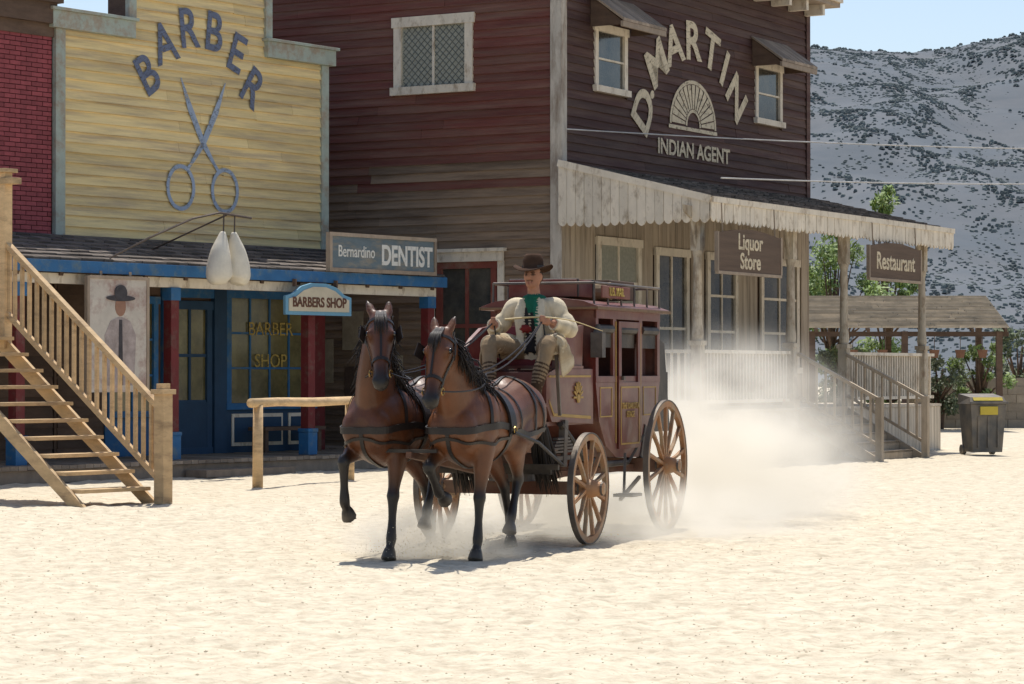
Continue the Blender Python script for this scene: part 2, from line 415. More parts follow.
mb.box(.70,.75,-.215,-.15,1.25,3.02,1); mb.box(1.92,1.97,-.215,-.15,1.25,3.02,1); mb.box(.75,1.92,-.215,-.15,2.98,3.03,1)
mb.box(1.0,1.05,-.16,.0,1.4,3.1,1); mb.box(1.6,1.65,-.16,.0,1.4,3.1,1)
def disc(mb,cx,cz,rx,rz,y,m,n=18): mb.extr([(cx+rx*math.cos(2*math.pi*i/n),cz+rz*math.sin(2*math.pi*i/n)) for i in range(n)],'y',y,y+.004,m)
disc(mb,1.38,2.58,.11,.15,-.206,3); disc(mb,1.38,2.70,.30,.045,-.211,2); disc(mb,1.38,2.78,.13,.12,-.216,2)
mb.extr([(1.10,1.4),(1.66,1.4),(1.70,2.15),(1.58,2.36),(1.42,2.42),(1.34,2.42),(1.18,2.36),(1.06,2.15)],'y',-.205,-.201,4)
mb.extr([(1.33,1.4),(1.43,1.4),(1.41,2.38),(1.35,2.38)],'y',-.210,-.206,2)
mb.obj('painted_board',[M('faded_poster',(.55,.50,.43),.85,.15,4,col2=(.38,.27,.23),wear=.45,wscale=3),m_wood2,M('poster_black',(.06,.055,.06),.8,.4,9),M('poster_skin',(.33,.18,.12),.8),M('poster_grey',(.36,.30,.28),.8,.4,6)],s)

bk=empty('brick_building',(-6.84,37.8,0),rad(52.5))
mb=MB(); mb.box(-5,1.84,D+.05,D+6,0,7.6,0); mb.obj('wall_core',[m_mort],bk)
mb=MB(); z=3.72; k=0
while z<7.0:
    x=-4.9-(k%2)*.11
    while x<1.82:
        a=max(x,-4.9); b=min(x+.21,1.83)
        if b-a>.03: mb.box(a,b,D+.0+R.uniform(-.004,.004),D+.06,z,z+.062,0)
        x+=.222
    z+=.074;k+=1
mb.obj('painted_bricks',[m_brick],bk)
mb=MB(); mb.box(-5,1.84,D-.12,D+.06,7.0,7.32,0); mb.box(-5,1.9,D-.2,D+.1,7.32,7.4,0); mb.box(-5,1.88,D-.03,D+.04,6.8,7.0,0)
mb.obj('cornice',[m_dwood],bk)
mb=MB(); siding(mb,PB,-4.9,1.85,.25,3.6,.16)
window(mb,PB,-.6,.6,.9,2.9,.1,1,2,2,2)
mb.obj('lower_wall',[m_dwood,m_red,m_glass],bk)

# ================================================================ BROWN BUILDING
bb=empty('indian_agent_building',(.84,45.1,0),math.atan2(.867,.498))
PR=lambda a,d,z:(a,-d,z)
PL=lambda a,d,z:(-d,a,z)
H=9.25
mb=MB(); mb.box(.02,10.73,.02,9,0,H,0); mb.obj('building_shell',[m_dwood],bb)
opsR=[(1.2,2.45,6.62,7.80),(8.05,9.35,6.62,7.84)]
mb=MB(); siding(mb,PR,.0,10.75,5.15,H,.155,opsR)
mb.obj('dark_siding',[m_bdark],bb)
mb=MB()
opsL=[(1.75,3.4,6.6,7.95),(1.2,2.55,.3,3.75)]
siding(mb,PL,.0,9,.2,H,.155,opsL,mfn=lambda a,z:0 if z>5.0+R.uniform(-.35,.35) else 1)
mb.obj('maroon_siding',[m_bred,m_bare],bb)
mb=MB()
mb.box(-.049,.14,-.054,-.037,4.9,H,0); mb.box(-.056,-.039,-.052,.17,2.8,H,0)
mb.box(10.6,10.78,-.05,-.037,5.2,H,1)
mb.obj('corner_boards',[M('grey_white_corner_board',(.50,.45,.38),.85,.25,2,(2,2,.5),.2,20,0,col2=(.26,.20,.15),wear=.45,wscale=3,sharp=.12),m_bdark],bb)
mb=MB()
for o in opsR: window(mb,PR,o[0],o[1],o[2],o[3],.12,0,1,1,2,.035)
window(mb,PL,1.75,3.4,6.6,7.95,.16,0,2,2,1,.05)
mb.obj('upper_windows',[m_wht,m_glass,m_curt],bb)
mb=MB()
for i in range(-9,11):
    for sg in(1,-1):
        x0=1.93+i*.13 if sg>0 else 3.22-i*.13
        pts=[(x0+sg*t,6.70+t) for t in np.linspace(0,1.08,50) if 1.93<x0+sg*t<3.22]
        if len(pts)>2: strip(mb,PL,[pts[0],pts[-1]],[.006,.006],.010+(.004 if sg>0 else 0))
mb.obj('window_lattice',[M('dark_lattice',(.10,.11,.10),.6,bump=0)],bb)
mb=MB()
for a0,a1 in((1.0,2.7),(7.85,9.6)):
    zf,zw,pj=7.80,8.30,.72
    planks(mb,a0,a1,lambda a,b:mb.hexa([(a,-pj,zf-.02),(b,-pj,zf-.02),(b,-.04,zw-.02),(a,-.04,zw-.02),(a,-pj,zf+.03+R.uniform(0,.012)),(b,-pj,zf+.03),(b,-.04,zw+.02),(a,-.04,zw+.02)],0),.15)
    mb.box(a0,a1,-pj+.01,-pj+.06,zf-.12,zf-.022,0)
    for a in(a0+.04,a1-.10):
        mb.extr([(-pj+.06,zf-.08),(-.04,zf-.08),(-.04,zw-.03),(-pj+.08,zf-.0)],'x',a,a+.03,1)
mb.obj('window_awnings',[m_wood2,m_dwood],bb)
mb=MB()
mb.box(-.5,11.2,-.55,9,H,H+.10,0); mb.box(-.55,11.25,-.60,9.05,H+.10,H+.30,1)
for i in range(13): mb.box(.3+i*.85,.42+i*.85,-.45,-.040,H-.22,H-.002,1)
mb.obj('cornice',[m_wood2,m_wht],bb)
word='D.MARTIN'; angs=[-80,-64,-47,-24,-2,20,38,60]
cx,cz,rr=5.25,6.08,1.80
for ch,a in zip(word,angs):
    a=rad(a); sz=1.02 if ch!='.' else .8
    text('letter_'+('dot' if ch=='.' else ch),ch,sz,(cx+rr*math.sin(a)*1.2,-.041,cz+rr*math.cos(a)),m_let_c,bb,rot=(math.pi/2,a*.75,0),bold=.026,sx=1.10)
text('lettering_indian_agent','INDIAN AGENT',.40,(5.25,-.041,5.80),m_let_c,bb,bold=.010,sx=1.12)
mb=MB()
pts=[(5.2+.85*math.cos(t)*1.15,6.28+.85*math.sin(t)) for t in np.linspace(0,math.pi,19)]
strip(mb,PR,pts,[.035]*19,.038)
pts=[(5.2+.30*math.cos(t),6.28+.30*math.sin(t)) for t in np.linspace(0,math.pi,13)]
strip(mb,PR,pts,[.03]*13,.038)
for t in np.linspace(.12,math.pi-.12,15):
    strip(mb,PR,[(5.2+.34*math.cos(t)*1.05,6.28+.34*math.sin(t)),(5.2+.80*math.cos(t)*1.15,6.28+.80*math.sin(t))],[.025,.072],.038)
strip(mb,PR,[(4.15,6.22),(6.25,6.22)],[.035,.035],.038)
mb.obj('painted_sunburst',[m_let_c],bb)
mb=MB()
window(mb,PL,1.25,2.5,.3,3.55,.12,0,1,2,3,.07,False)
pb(mb,PL,1.38,2.37,.008,.03,.35,1.2,0)
pb(mb,PL,1.1,2.65,.05,.12,3.55,3.72,2); pb(mb,PL,1.05,2.7,.05,.17,3.72,3.78,2)
pb(mb,PL,1.1,1.22,.040,.08,.3,3.55,2); pb(mb,PL,2.53,2.65,.040,.08,.3,3.55,2)
pb(mb,PL,4.05,4.5,.04,.05,2.0,2.7,3); pb(mb,PL,3.2,3.6,.04,.05,1.3,1.9,3); pb(mb,PL,3.3,3.75,.04,.05,2.2,2.75,4)
pb(mb,PL,4.7,5.1,.04,.05,1.4,2.2,3); pb(mb,PL,3.85,4.45,.04,.05,.9,1.7,4)
mb.obj('side_door',[M('faded_red_door',(.19,.05,.035),.75,.2,3,col2=(.22,.14,.10),wear=.42),m_glass,m_wht,M('old_poster_paper',(.34,.28,.19),.9,.3,6),m_dwood],bb)
mb=MB(); planks(mb,.0,5.5,lambda a,b: mb.box(-1.2,-.06,a,b,.2,.26,0),.16); mb.box(-1.2,-1.16,0,5.5,0,.198,0)
mb.obj('side_boardwalk',[m_wood2],bb)
F=.95; PY=-2.7
mb=MB()
shingle_roof(mb,-.1,11.45,PY-.22,4.52,-.03,5.22,0)
mb.obj('porch_shingles',[m_shing],bb)
mb=MB()
mb.extr([(PY-.2,4.42),(-.03,5.11),(-.03,5.20),(PY-.2,4.50)],'x',-.08,11.4,0)
for i in range(14): mb.beam((.1+i*.84,PY-.15,4.37),(.1+i*.84,-.05,5.05),.06,.11,0)
mb.obj('porch_roof_deck',[m_dwood],bb)
mb=MB()
x=-.12
while x<11.35:
    w=.17; h=.42+R.uniform(-.02,.02); j=R.uniform(0,.010)
    poly=[(x+.004,4.53),(x+.004,4.53-h+.07),(x+.04,4.53-h+.02),(x+w/2,4.53-h),(x+w-.04,4.53-h+.02),(x+w-.004,4.53-h+.07),(x+w-.004,4.53)]
    mb.extr(poly,'y',PY-.255-j,PY-.23-j,0); x+=w
mb.box(-.14,11.45,PY-.285,PY-.266,4.45,4.55,0)
y=PY-.22
while y<-.05:
    w=.17; yt=4.50+(y-PY+.2)/(2.87)*.70; zb=4.10+R.uniform(-.02,.02); j=R.uniform(0,.010)
    e=min(y+w,-.03); yt2=4.50+(e-PY+.2)/(2.87)*.70
    poly=[(y+.004,yt),(y+.004,zb+.07),(y+.04,zb+.02),(y+w/2,zb),(e-.04,zb+.02),(e-.004,zb+.07),(e-.004,yt2)]
    mb.extr(poly,'x',-.135-j,-.11-j,0); y+=w
mb.beam((-.155,PY-.25,4.50),(-.155,-.03,5.22),.02,.12,0)
mb.obj('scalloped_fascia',[m_wht],bb)
mb=MB()
planks(mb,0,11.4,lambda a,b:mb.box(a,b,PY,-.035,F-.05,F+R.uniform(-.003,.003),0),.16)
planks(mb,-.0,11.4,lambda a,b:mb.box(a,b,PY+.02,PY+.05,.0,F-.055,0),.17,gap=.014)
y=PY+.06
while y<-.1: mb.box(.0,.03,y,y+.155,0,F-.055,0); mb.box(11.35,11.38,y,y+.155,0,F-.055,0); y+=.165
mb.obj('porch_floor_and_skirt',[m_skirt],bb)
mb=MB()
def post(x,y):
    mb.box(x-.09,x+.09,y-.09,y+.09,F,F+1.15); mb.box(x-.12,x+.12,y-.12,y+.12,F+.0,F+.16)
    mb.box(x-.115,x+.115,y-.115,y+.115,F+1.1,F+1.18)
    mb.lathe([(0,.085),(.1,.10),(.3,.082),(1.4,.07),(1.5,.095),(1.56,.095)],(x,y,F+1.18),(x,y,9),14)
    mb.box(x-.09,x+.09,y-.09,y+.09,F+2.70,4.42)
    for sx,sy in((1,0),(-1,0)):
        mb.extr([(x+sx*.09,F+2.75),(x+sx*.09,4.40),(x+sx*.55,4.40),(x+sx*.50,4.28),(x+sx*.25,4.18),(x+sx*.14,F+2.95)],'y',y-.02,y+.02)
for x in(.12,4.0,6.5,10.6): post(x,PY+.12)
mb.box(.0,11.3,PY+.07,PY+.17,4.28,4.40)
mb.obj('porch_posts',[M('weathered_post_paint',(.50,.43,.33),.85,.18,2,(2,2,1),.2,20,.08,col2=(.30,.23,.16),wear=.45,wscale=3)],bb)
mb=MB()
def rail(p0,p1,zb,slope=0,step=.13):
    p0=Vector(p0);p1=Vector(p1);L=(p1-p0).length;n=int(L/step)
    mb.beam(p0+Vector((0,0,1.0)),p1+Vector((0,0,1.0)),.09,.06); mb.beam(p0+Vector((0,0,.14)),p1+Vector((0,0,.14)),.06,.06)
    for i in range(1,n):
        q=p0.lerp(p1,i/n); mb.box(q.x-.02,q.x+.02,q.y-.02,q.y+.02,q.z+.17,q.z+.97)
rail((.2,PY+.12,F),(3.9,PY+.12,F),F); rail((6.6,PY+.12,F),(10.5,PY+.12,F),F); rail((10.7,PY+.12,F),(11.2,PY+.12,F),F)
rail((.1,PY+.2,F),(.1,-.1,F),F)
mb.obj('porch_railing',[m_wht],bb)
mb=MB()
n=6
for i in range(n):
    z=F-(i+1)*F/n; y=PY-i*.26
    if z>.02: mb.box(4.15,6.35,y-.28,y+.0,z-.04,z+.0,0)
    mb.box(4.15,6.35,y-.02,y-.0,z-.0,z+F/n-.005,0)
for x in(4.1,6.38):
    mb.extr([(PY,F-.02),(PY-1.6,.02),(PY-1.6,0),(PY-1.25,0),(PY,F-.35)],'x',x-.025,x+.025,0)
    mb.box(x-.06,x+.06,PY-1.62,PY-1.50,0,1.15,0)
    mb.beam((x,PY+.02,F+.98),(x,PY-1.56,1.10),.08,.06,0); mb.beam((x,PY+.0,F+.2),(x,PY-1.56,.28),.05,.05,0)
    for k in range(1,9):
        t=k/9; y=PY-1.56*t; z0=F+.2+( .28-F-.2)*t; z1=F+.98+(1.10-F-.98)*t; mb.box(x-.018,x+.018,y-.018,y+.018,z0,z1,0)
mb.obj('porch_steps',[M('worn_step_wood',(.40,.32,.23),.85,.25,3,(2,2,1),.3,20,.2)],bb)
mb=MB()
ops=[(1.3,3.0,1.8,4.0),(3.6,5.0,F,3.9),(5.8,7.2,1.6,3.9),(8.3,10.2,1.6,3.9)]
def vs(a,b):
    segs=[(F,5.1)]
    for o in ops:
        if a<o[1] and b>o[0]: segs=[(F,o[2]),(o[3],5.1)]
    for z0,z1 in segs:
        if z1-z0>.05: mb.box(a,b,-.025+R.uniform(-.004,.004),.01,z0,z1,0)
planks(mb,0.0,10.75,vs,.18)
for i,o in enumerate(ops):
    window(mb,PR,o[0],o[1],max(o[2],F+.02),o[3],.13,1,2 if i!=0 else 4,2,3 if i!=1 else 2,.05,i!=1)
pb(mb,PR,3.75,4.85,.01,.04,F+.05,F+.95,3)
mb.obj('porch_wall',[m_cream,m_wht,m_glass,m_dwood,m_curt],bb)
mb=MB()
mb.box(5.9,7.1,-.75,-.35,F+.42,F+.48,0); mb.box(5.95,6.02,-.7,-.4,F,F+.42,0); mb.box(6.98,7.05,-.7,-.4,F,F+.42,0); mb.box(5.9,7.1,-.38,-.34,F+.6,F+.95,0)
mb.lathe([(0,.22),(.2,.27),(.4,.29),(.6,.27),(.8,.22)],(1.0,-.9,F),(1.0,-.9,9),16,0)
mb.lathe([(0,.22),(.2,.27),(.4,.29),(.6,.27),(.8,.22)],(8.0,-.6,F),(8.0,-.6,9),16,0)
mb.obj('porch_bench_and_barrels',[m_dwood],bb)
def hang(name,txt,a0,a1,z0,z1,sz):
    s=empty(name,(.84,45.1,0),math.atan2(.867,.498)); mb=MB(); y=PY-.33
    n=14; top=[(a0+(a1-a0)*i/n, z1-.10+.10*math.sin(math.pi*i/n)) for i in range(n+1)]
    mb.extr([(a0,z0)]+[(a1,z0)]+top[::-1],'y',y-.02,y+.02,0)
    mb.box(a0-.03,a1+.03,y-.035,y+.035,z0-.05,z0+.0,1)
    mb.box(a0-.05,a0,y-.033,y+.033,z0,z1-.08,1); mb.box(a1,a1+.05,y-.033,y+.033,z0,z1-.08,1)
    for a in(a0+.2,a1-.2): mb.cyl((a,y,z1-.1),(a,y+.02,4.45),.012,m=1)
    mb.obj('sign_board',[m_sgn_b,m_wood2],s)
    for i,t in enumerate(txt): text('lettering',t,sz,((a0+a1)/2,y-.024,(z0+z1)/2+(.14-.33*i if len(txt)>1 else -.03)),m_let_c,s,bold=.008)
hang('liquor_store_sign',['Liquor','Store'],-.05,2.5,3.30,4.04,.38)
hang('restaurant_sign',['Restaurant'],6.65,9.3,3.40,4.10,.46)

# ================================================================ WIRES
m_wire=M('wire_rubber',(.45,.44,.42),.6,bump=0)
for nm,p,q,sag in(('overhead_wire',(.95,44.9,5.80),(16,60,6.75),.12),('overhead_wire.001',(3.5,43.5,4.85),(15.5,58,5.9),.1)):
    pts=[Vector(p).lerp(Vector(q),i/20)-Vector((0,0,sag*4*(i/20)*(1-i/20))) for i in range(21)]
    mb=MB(); mb.tube(pts,.012); mb.obj(nm,[m_wire])

# ================================================================ STAIRCASE
st=empty('wooden_staircase',(-4.38,31.7,0),math.atan2(.6,-.8))
mb=MB(); run,rise=.27,.205; W_=1.25; n=17
for k in range(n):
    x=k*run; z=(k+1)*rise
    mb.box(x-.02,x+.30,.05,W_-.05,z-.045,z,0)
for y in(0,W_-.05):
    L=n*run; mb.hexa([(-.12,y,0),(.14,y,0),(L,y,n*rise-.22),(L,y,n*rise+.05)]+[(-.12,y+.05,0),(.14,y+.05,0),(L,y+.05,n*rise-.22),(L,y+.05,n*rise+.05)],0)
mb.box(n*run,n*run+1.5,-.05,W_,n*rise-.06,n*rise,0)
for x,y in((n*run+.05,0),(n*run+1.4,0),(n*run+.05,W_-.1),(n*run+1.4,W_-.1)): mb.box(x,x+.1,y,y+.1,0,n*rise+1,0)
mb.obj('stringers_and_treads',[m_wood],st,bevel=.004)
mb=MB()
mb.box(-.28,-.12,-.06,.10,0,1.33,0); mb.box(-.31,-.09,-.09,.13,1.33,1.39,0); mb.box(-.26,-.14,-.04,.08,1.39,1.46,0)
sl=rise/run
mb.beam((-.15,.02,1.16),(n*run,.02,1.16+sl*(n*run+.15)),.09,.07,0)
mb.beam((-.15,.02,.28),(n*run,.02,.28+sl*(n*run+.15)),.05,.07,0)
x=0
while x<n*run:
    z0=.28+sl*(x+.15); mb.box(x-.022,x+.022,-.0,.044,z0,z0+.87,0); x+=.135
mb.box(2.55,2.68,-.04,.09,1.9,4.15,0); mb.box(2.4,3.2,-.06,.11,4.0,4.08,0); mb.box(2.5,2.73,-.09,.14,4.15,4.2,0)
mb.obj('railing_and_newel',[m_wood],st,bevel=.004)

hr=empty('hitching_rail',(-3.53,36.1,0),math.atan2(2.5,1.11))
mb=MB(); L=2.75
for x in(0,L): mb.cyl((x,0,-.05),(x+.01,0,1.14),.075,.068,10)
mb.tube([(-.2,0,1.17),(.6,.01,1.18),(1.6,-.01,1.165),(L+.25,0,1.18)],[.065,.062,.066,.06],10)
mb.obj('posts_and_rail',[m_wood],hr,smooth=True)

# ================================================================ TRASH BIN
tb=empty('trash_bin',(9.08,50.2,0),rad(12))
mb=MB()
mb.hexa([(-.30,-.26,.06),(.30,-.26,.06),(.30,.26,.06),(-.30,.26,.06),(-.36,-.31,.98),(.36,-.31,.98),(.36,.31,.98),(-.36,.31,.98)],0)
mb.hexa([(-.38,-.34,.98),(.38,-.34,.98),(.38,.33,.98),(-.38,.33,.98),(-.34,-.22,1.12),(.34,-.22,1.12),(.36,.33,1.18),(-.36,.33,1.18)],0)
mb.box(-.18,.18,-.345,-.315,.78,.94,1); mb.box(-.39,.39,-.36,-.33,.99,1.03,0)
mb.hexa([(-.3,-.30,1.045),(.3,-.30,1.045),(.3,-.24,1.105),(-.3,-.24,1.105),(-.3,-.31,1.05),(.3,-.31,1.05),(.3,-.25,1.115),(-.3,-.25,1.115)],1)
for x in(-.3,.3): mb.cyl((x-.04,.25,.1),(x+.04,.25,.1),.1,n=14,m=0)
mb.box(-.1,.1,.33,.40,1.05,1.12,0)
for x in(-.2,0,.2): mb.box(x-.02,x+.02,-.315,-.27,.15,.75,0)
mb.obj('bin_body_and_lid',[M('dark_grey_plastic',(.10,.10,.095),.7,.2,4,dusty=.5),M('yellow_plastic',(.55,.42,.05),.55,.1,4)],tb,bevel=.012)

# ================================================================ BACKGROUND STRUCTURES
pg=empty('wooden_pergola',(10.8,70,0),0)
mb=MB()
for i in range(24):
    y0=i*.148; z0=2.80+i*.040
    x=-2.9
    while x<2.6:
        e=min(x+R.uniform(1.2,2.4),2.6); mb.box(x+.01,e-.01,y0,y0+.135,z0-.01,z0+.035,0); x=e
for x in(-2.6,-1.2,.2,1.6,2.5): mb.beam((x,-.05,2.71),(x,3.5,3.66),.07,.10,1)
for x in(-2.7,-.2,2.35):
    mb.box(x-.08,x+.08,.1,.26,0,2.70,1); mb.box(x-.08,x+.08,3.2,3.36,0,3.55,1)
mb.box(-2.9,2.6,.12,.24,2.56,2.69,1)
for x in(-1.6,-.8,.6,1.3,1.9):
    mb.cyl((x,.18,2.2),(x,.18,2.6),.01,n=5,m=1); mb.cyl((x,.18,1.98),(x,.18,2.2),.10,.15,n=10,m=2)
mb.obj('slatted_roof_and_posts',[M('sun_bleached_slats',(.46,.39,.29),.85,.25,3,island=.25),m_dwood,M('terracotta',(.20,.10,.06),.8)],pg)
wl=empty('stone_wall',(12.2,74.5,0),0)
mb=MB()
for r_ in range(6):
    x=-1+(r_%2)*.25
    while x<14: mb.box(x+.01,x+.49,R.uniform(-.01,.01),.3,r_*.24,r_*.24+.23,0); x+=.5
mb.box(-1,14,.02,.28,0,1.43,0)
mb.obj('block_courses',[M('concrete_block',(.33,.28,.22),.9,.2,3,island=.15)],wl)

def leafmat(name,c): return M(name,c,.6,.35,.8,(1,1,1),0,island=.4)
def tree(name,loc,h,r,nleaf,mat,trunkmat,clumps=26,ls=.16,seed=1):
    e=empty(name,loc); rr=random.Random(seed); mb=MB()
    th=h*.45
    mb.tube([(0,0,-.1),(.05,0,th*.5),(0,.05,th),(.1,0,h*.8)],[.12,.10,.08,.03],8,0)
    cs=[]
    for i in range(clumps):
        a=rr.uniform(0,6.28); q=rr.random()**.5; z=rr.uniform(.3,1)
        w=r*math.sin(math.pi*min(max((z-.2)/.85,0.08),.97))
        c=Vector((math.cos(a)*q*w,math.sin(a)*q*w,z*h)); cs.append((c,rr.uniform(.14,.30)*r))
        mb.tube([(0,0,th*rr.uniform(.5,1)),c*.5+Vector((0,0,th*.4)),c],[.05,.03,.010],5,0)
    mb.obj('trunk_and_limbs',[trunkmat],e,smooth=True)
    lb=MB()
    for i in range(nleaf):
        c,cr=rr.choice(cs); d=Vector((rr.gauss(0,1),rr.gauss(0,1),rr.gauss(0,.8))).normalized()*cr*rr.random()**.4
        p=c+d; a=Vector((rr.gauss(0,1),rr.gauss(0,1),rr.gauss(0,1))).normalized(); b=a.orthogonal().normalized(); s_=ls*rr.uniform(.6,1.3)
        lb.add([p-a*s_,p+b*s_*.4,p+a*s_,p-b*s_*.4],[(0,1,2,3)])
    lb.obj('leaves',[mat],e,recalc=False)
m_leaf=leafmat('bright_leaf',(.19,.27,.07)); m_leaf2=leafmat('olive_leaf',(.13,.16,.08))
tree('leafy_tree',(9.6,78,0),5.8,1.7,4200,m_leaf,m_dwood,28,.10,3)
tree('leafy_tree.001',(11.5,80,0),7.2,1.2,2400,m_leaf,m_dwood,22,.10,5)
tree('leafy_tree.002',(16.0,82,0),3.0,1.5,2400,m_leaf2,m_dwood,20,.10,8)
for i,(x,y,h_,r_) in enumerate(((9.3,72.5,2.3,1.1),(10.6,73,1.9,1.0),(12.0,73,2.1,1.1),(13.2,73.2,2.5,.9))):
    tree('garden_shrub' if i==0 else 'garden_shrub.%03d'%i,(x,y,0),h_,r_,1800,m_leaf if i%2 else m_leaf2,m_dwood,18,.08,20+i)

# ================================================================ GROUND & HILL
def gnoise(x,y):
    return noise.noise(Vector((x*1.2,y*.9,0)))*.026+noise.noise(Vector((x*5,y*4,3)))*.022+noise.noise(Vector((x*12,y*9,7)))*.014
ys=list(np.arange(9,31,.10)); y=31
while y<2500: ys.append(y); y*=1.03
ys=[-30,0,5]+ys
xs=list(np.arange(-8.5,8.5,.05)); xl=[];x=8.5
while x<2500: xl.append(x); x=x*1.08+.1
xs=[-a for a in xl[::-1]]+xs+xl
verts=[]
for yy in ys:
    for xx in xs:
        z=0
        if 9<=yy<60 and abs(xx)<16: z=gnoise(xx,yy)
        verts.append((xx,yy,z))
nx=len(xs); faces=[(j*nx+i,j*nx+i+1,(j+1)*nx+i+1,(j+1)*nx+i) for j in range(len(ys)-1) for i in range(nx-1)]
me=bpy.data.meshes.new('ground'); me.from_pydata(verts,[],faces)
me.polygons.foreach_set('use_smooth',[True]*len(me.polygons))
g=bpy.data.objects.new('ground',me); COL.objects.link(g)
m_gr=M('dry_sand',(.60,.53,.405),.95,.18,5,(1,1,1),1.0,11,col2=(.44,.375,.275),wear=.45,wscale=8,sharp=.10,spec=.15)  # darker mottle paints in the shading of small bumps in trodden sand
me.materials.append(m_gr)
mb=MB()
for i in range(8000):
    yy=12.5+22*R.random()**1.2; xx=R.uniform(-.24,.24)*yy; s_=R.choice([.003,.004,.004,.005,.007])*R.uniform(.6,1.4)
    p=Vector((xx,yy,gnoise(xx,yy)+s_*.1)); vs_=[p+Vector(d)*s_*R.uniform(.7,1.3) for d in((1.4,0,0),(0,1,0),(-1.4,0,0),(0,-1,0),(0,0,.7),(0,0,-.6))]
    mb.add(vs_,[(0,1,4),(1,2,4),(2,3,4),(3,0,4),(1,0,5),(2,1,5),(3,2,5),(0,3,5)])
m_clod=M('sand_clod',(.60,.51,.37),.95,.2,3,island=.2,bump=0)
mb.obj('gravel_clods',[m_clod],recalc=False)
verts=[];NX,NY=300,110
def hillz(X,Y):
    t=min(max((Y-255)/520,0),1); ss=t*t*(3-2*t)*.35+t*.65
    ridge=104+3*math.sin(X*.035+1.0)+.03*(X-100)+noise.noise(Vector((X*.02,0,5)))*4
    v=Vector((X*.014,Y*.006,0)); gul=(abs(noise.noise(v))+.5*abs(noise.noise(v*2.3))+.25*noise.noise(v*5))
    Z=-3+ss*ridge-gul*14*math.sin(math.pi*min(t,1))**.7
    if t>=1: Z-=(Y-775)*.15
    return Z+noise.noise(v*14)*1.0*t
for j in range(NY):
    for i in range(NX):
        X=-900+2000*i/(NX-1); Y=250+900*j/(NY-1); verts.append((X,Y,hillz(X,Y)))
faces=[(j*NX+i,j*NX+i+1,(j+1)*NX+i+1,(j+1)*NX+i) for j in range(NY-1) for i in range(NX-1)]
me=bpy.data.meshes.new('hill'); me.from_pydata(verts,[],faces); me.polygons.foreach_set('use_smooth',[True]*len(me.polygons))
h=bpy.data.objects.new('hill',me); COL.objects.link(h)
me.materials.append(M('haze_tinted_dry_hillside',(.150,.160,.172),.95,.10,.05,(1,1,1),0,.3,col2=(.122,.140,.158),wear=.50,wscale=.04,sharp=.12,spec=.05))  # distance haze is mixed into both blue-grey base colours
mb=MB(); rs=random.Random(77)
for i in range(26000):
    Y=270+510*rs.random()**.8; X=Y*rs.uniform(.06,.27)
    if noise.noise(Vector((X*.03,Y*.015,9)))<-.25+rs.uniform(-.25,.25): continue
    s_=rs.uniform(.20,.60)*(.6+Y/900); Z=hillz(X,Y)
    k=5; base=[(X+s_*math.cos(6.28*a/k)*rs.uniform(.7,1.2),Y+s_*math.sin(6.28*a/k),Z-.3) for a in range(k)]
    mid=[(X+s_*.6*math.cos(6.28*a/k)*rs.uniform(.6,1.2),Y+s_*.6*math.sin(6.28*a/k),Z+s_*rs.uniform(.2,.4)) for a in range(k)]
    mb.add(base+mid+[(X,Y,Z+s_*.5)],[(a,(a+1)%k,k+(a+1)%k,k+a) for a in range(k)]+[(k+a,k+(a+1)%k,2*k) for a in range(k)])
mb.obj('hillside_scrub',[M('haze_tinted_scrub',(.135,.155,.150),.95,.2,.05,(1,1,1),0,island=.3,spec=.05)],recalc=False)  # scrub colour carries the same painted-in distance haze

# ================================================================ STAGECOACH
AX=(0.0,24.4,0); RZ=math.atan2(-.934,-.358)
sc=empty('stagecoach',AX,RZ)
m_mar=M('maroon_coach_paint',(.125,.020,.014),.45,.3,2,(1,1,1),.08,12,.05,col2=(.15,.045,.028),wear=.42,wscale=4,coat=.15,dusty=.25)
m_must=M('mustard_pinstripe',(.42,.26,.07),.6,.2,4)
m_blk=M('black_leather',(.022,.018,.016),.6,.3,6,dusty=.2)
m_iron=M('worn_iron',(.09,.08,.075),.6,.3,8,metal=.4,dusty=.4)
m_wheel=M('orange_brown_wheel_paint',(.38,.175,.07),.7,.28,5,(1,1,1),.15,20,.15,col2=(.36,.26,.16),wear=.46,wscale=4,dusty=.4)
m_gear=M('dark_gear_paint',(.12,.045,.025),.75,.28,5,(1,1,1),.15,20,.15,dusty=.35)
m_canv=M('tan_canvas',(.30,.22,.13),.9,.2,5)
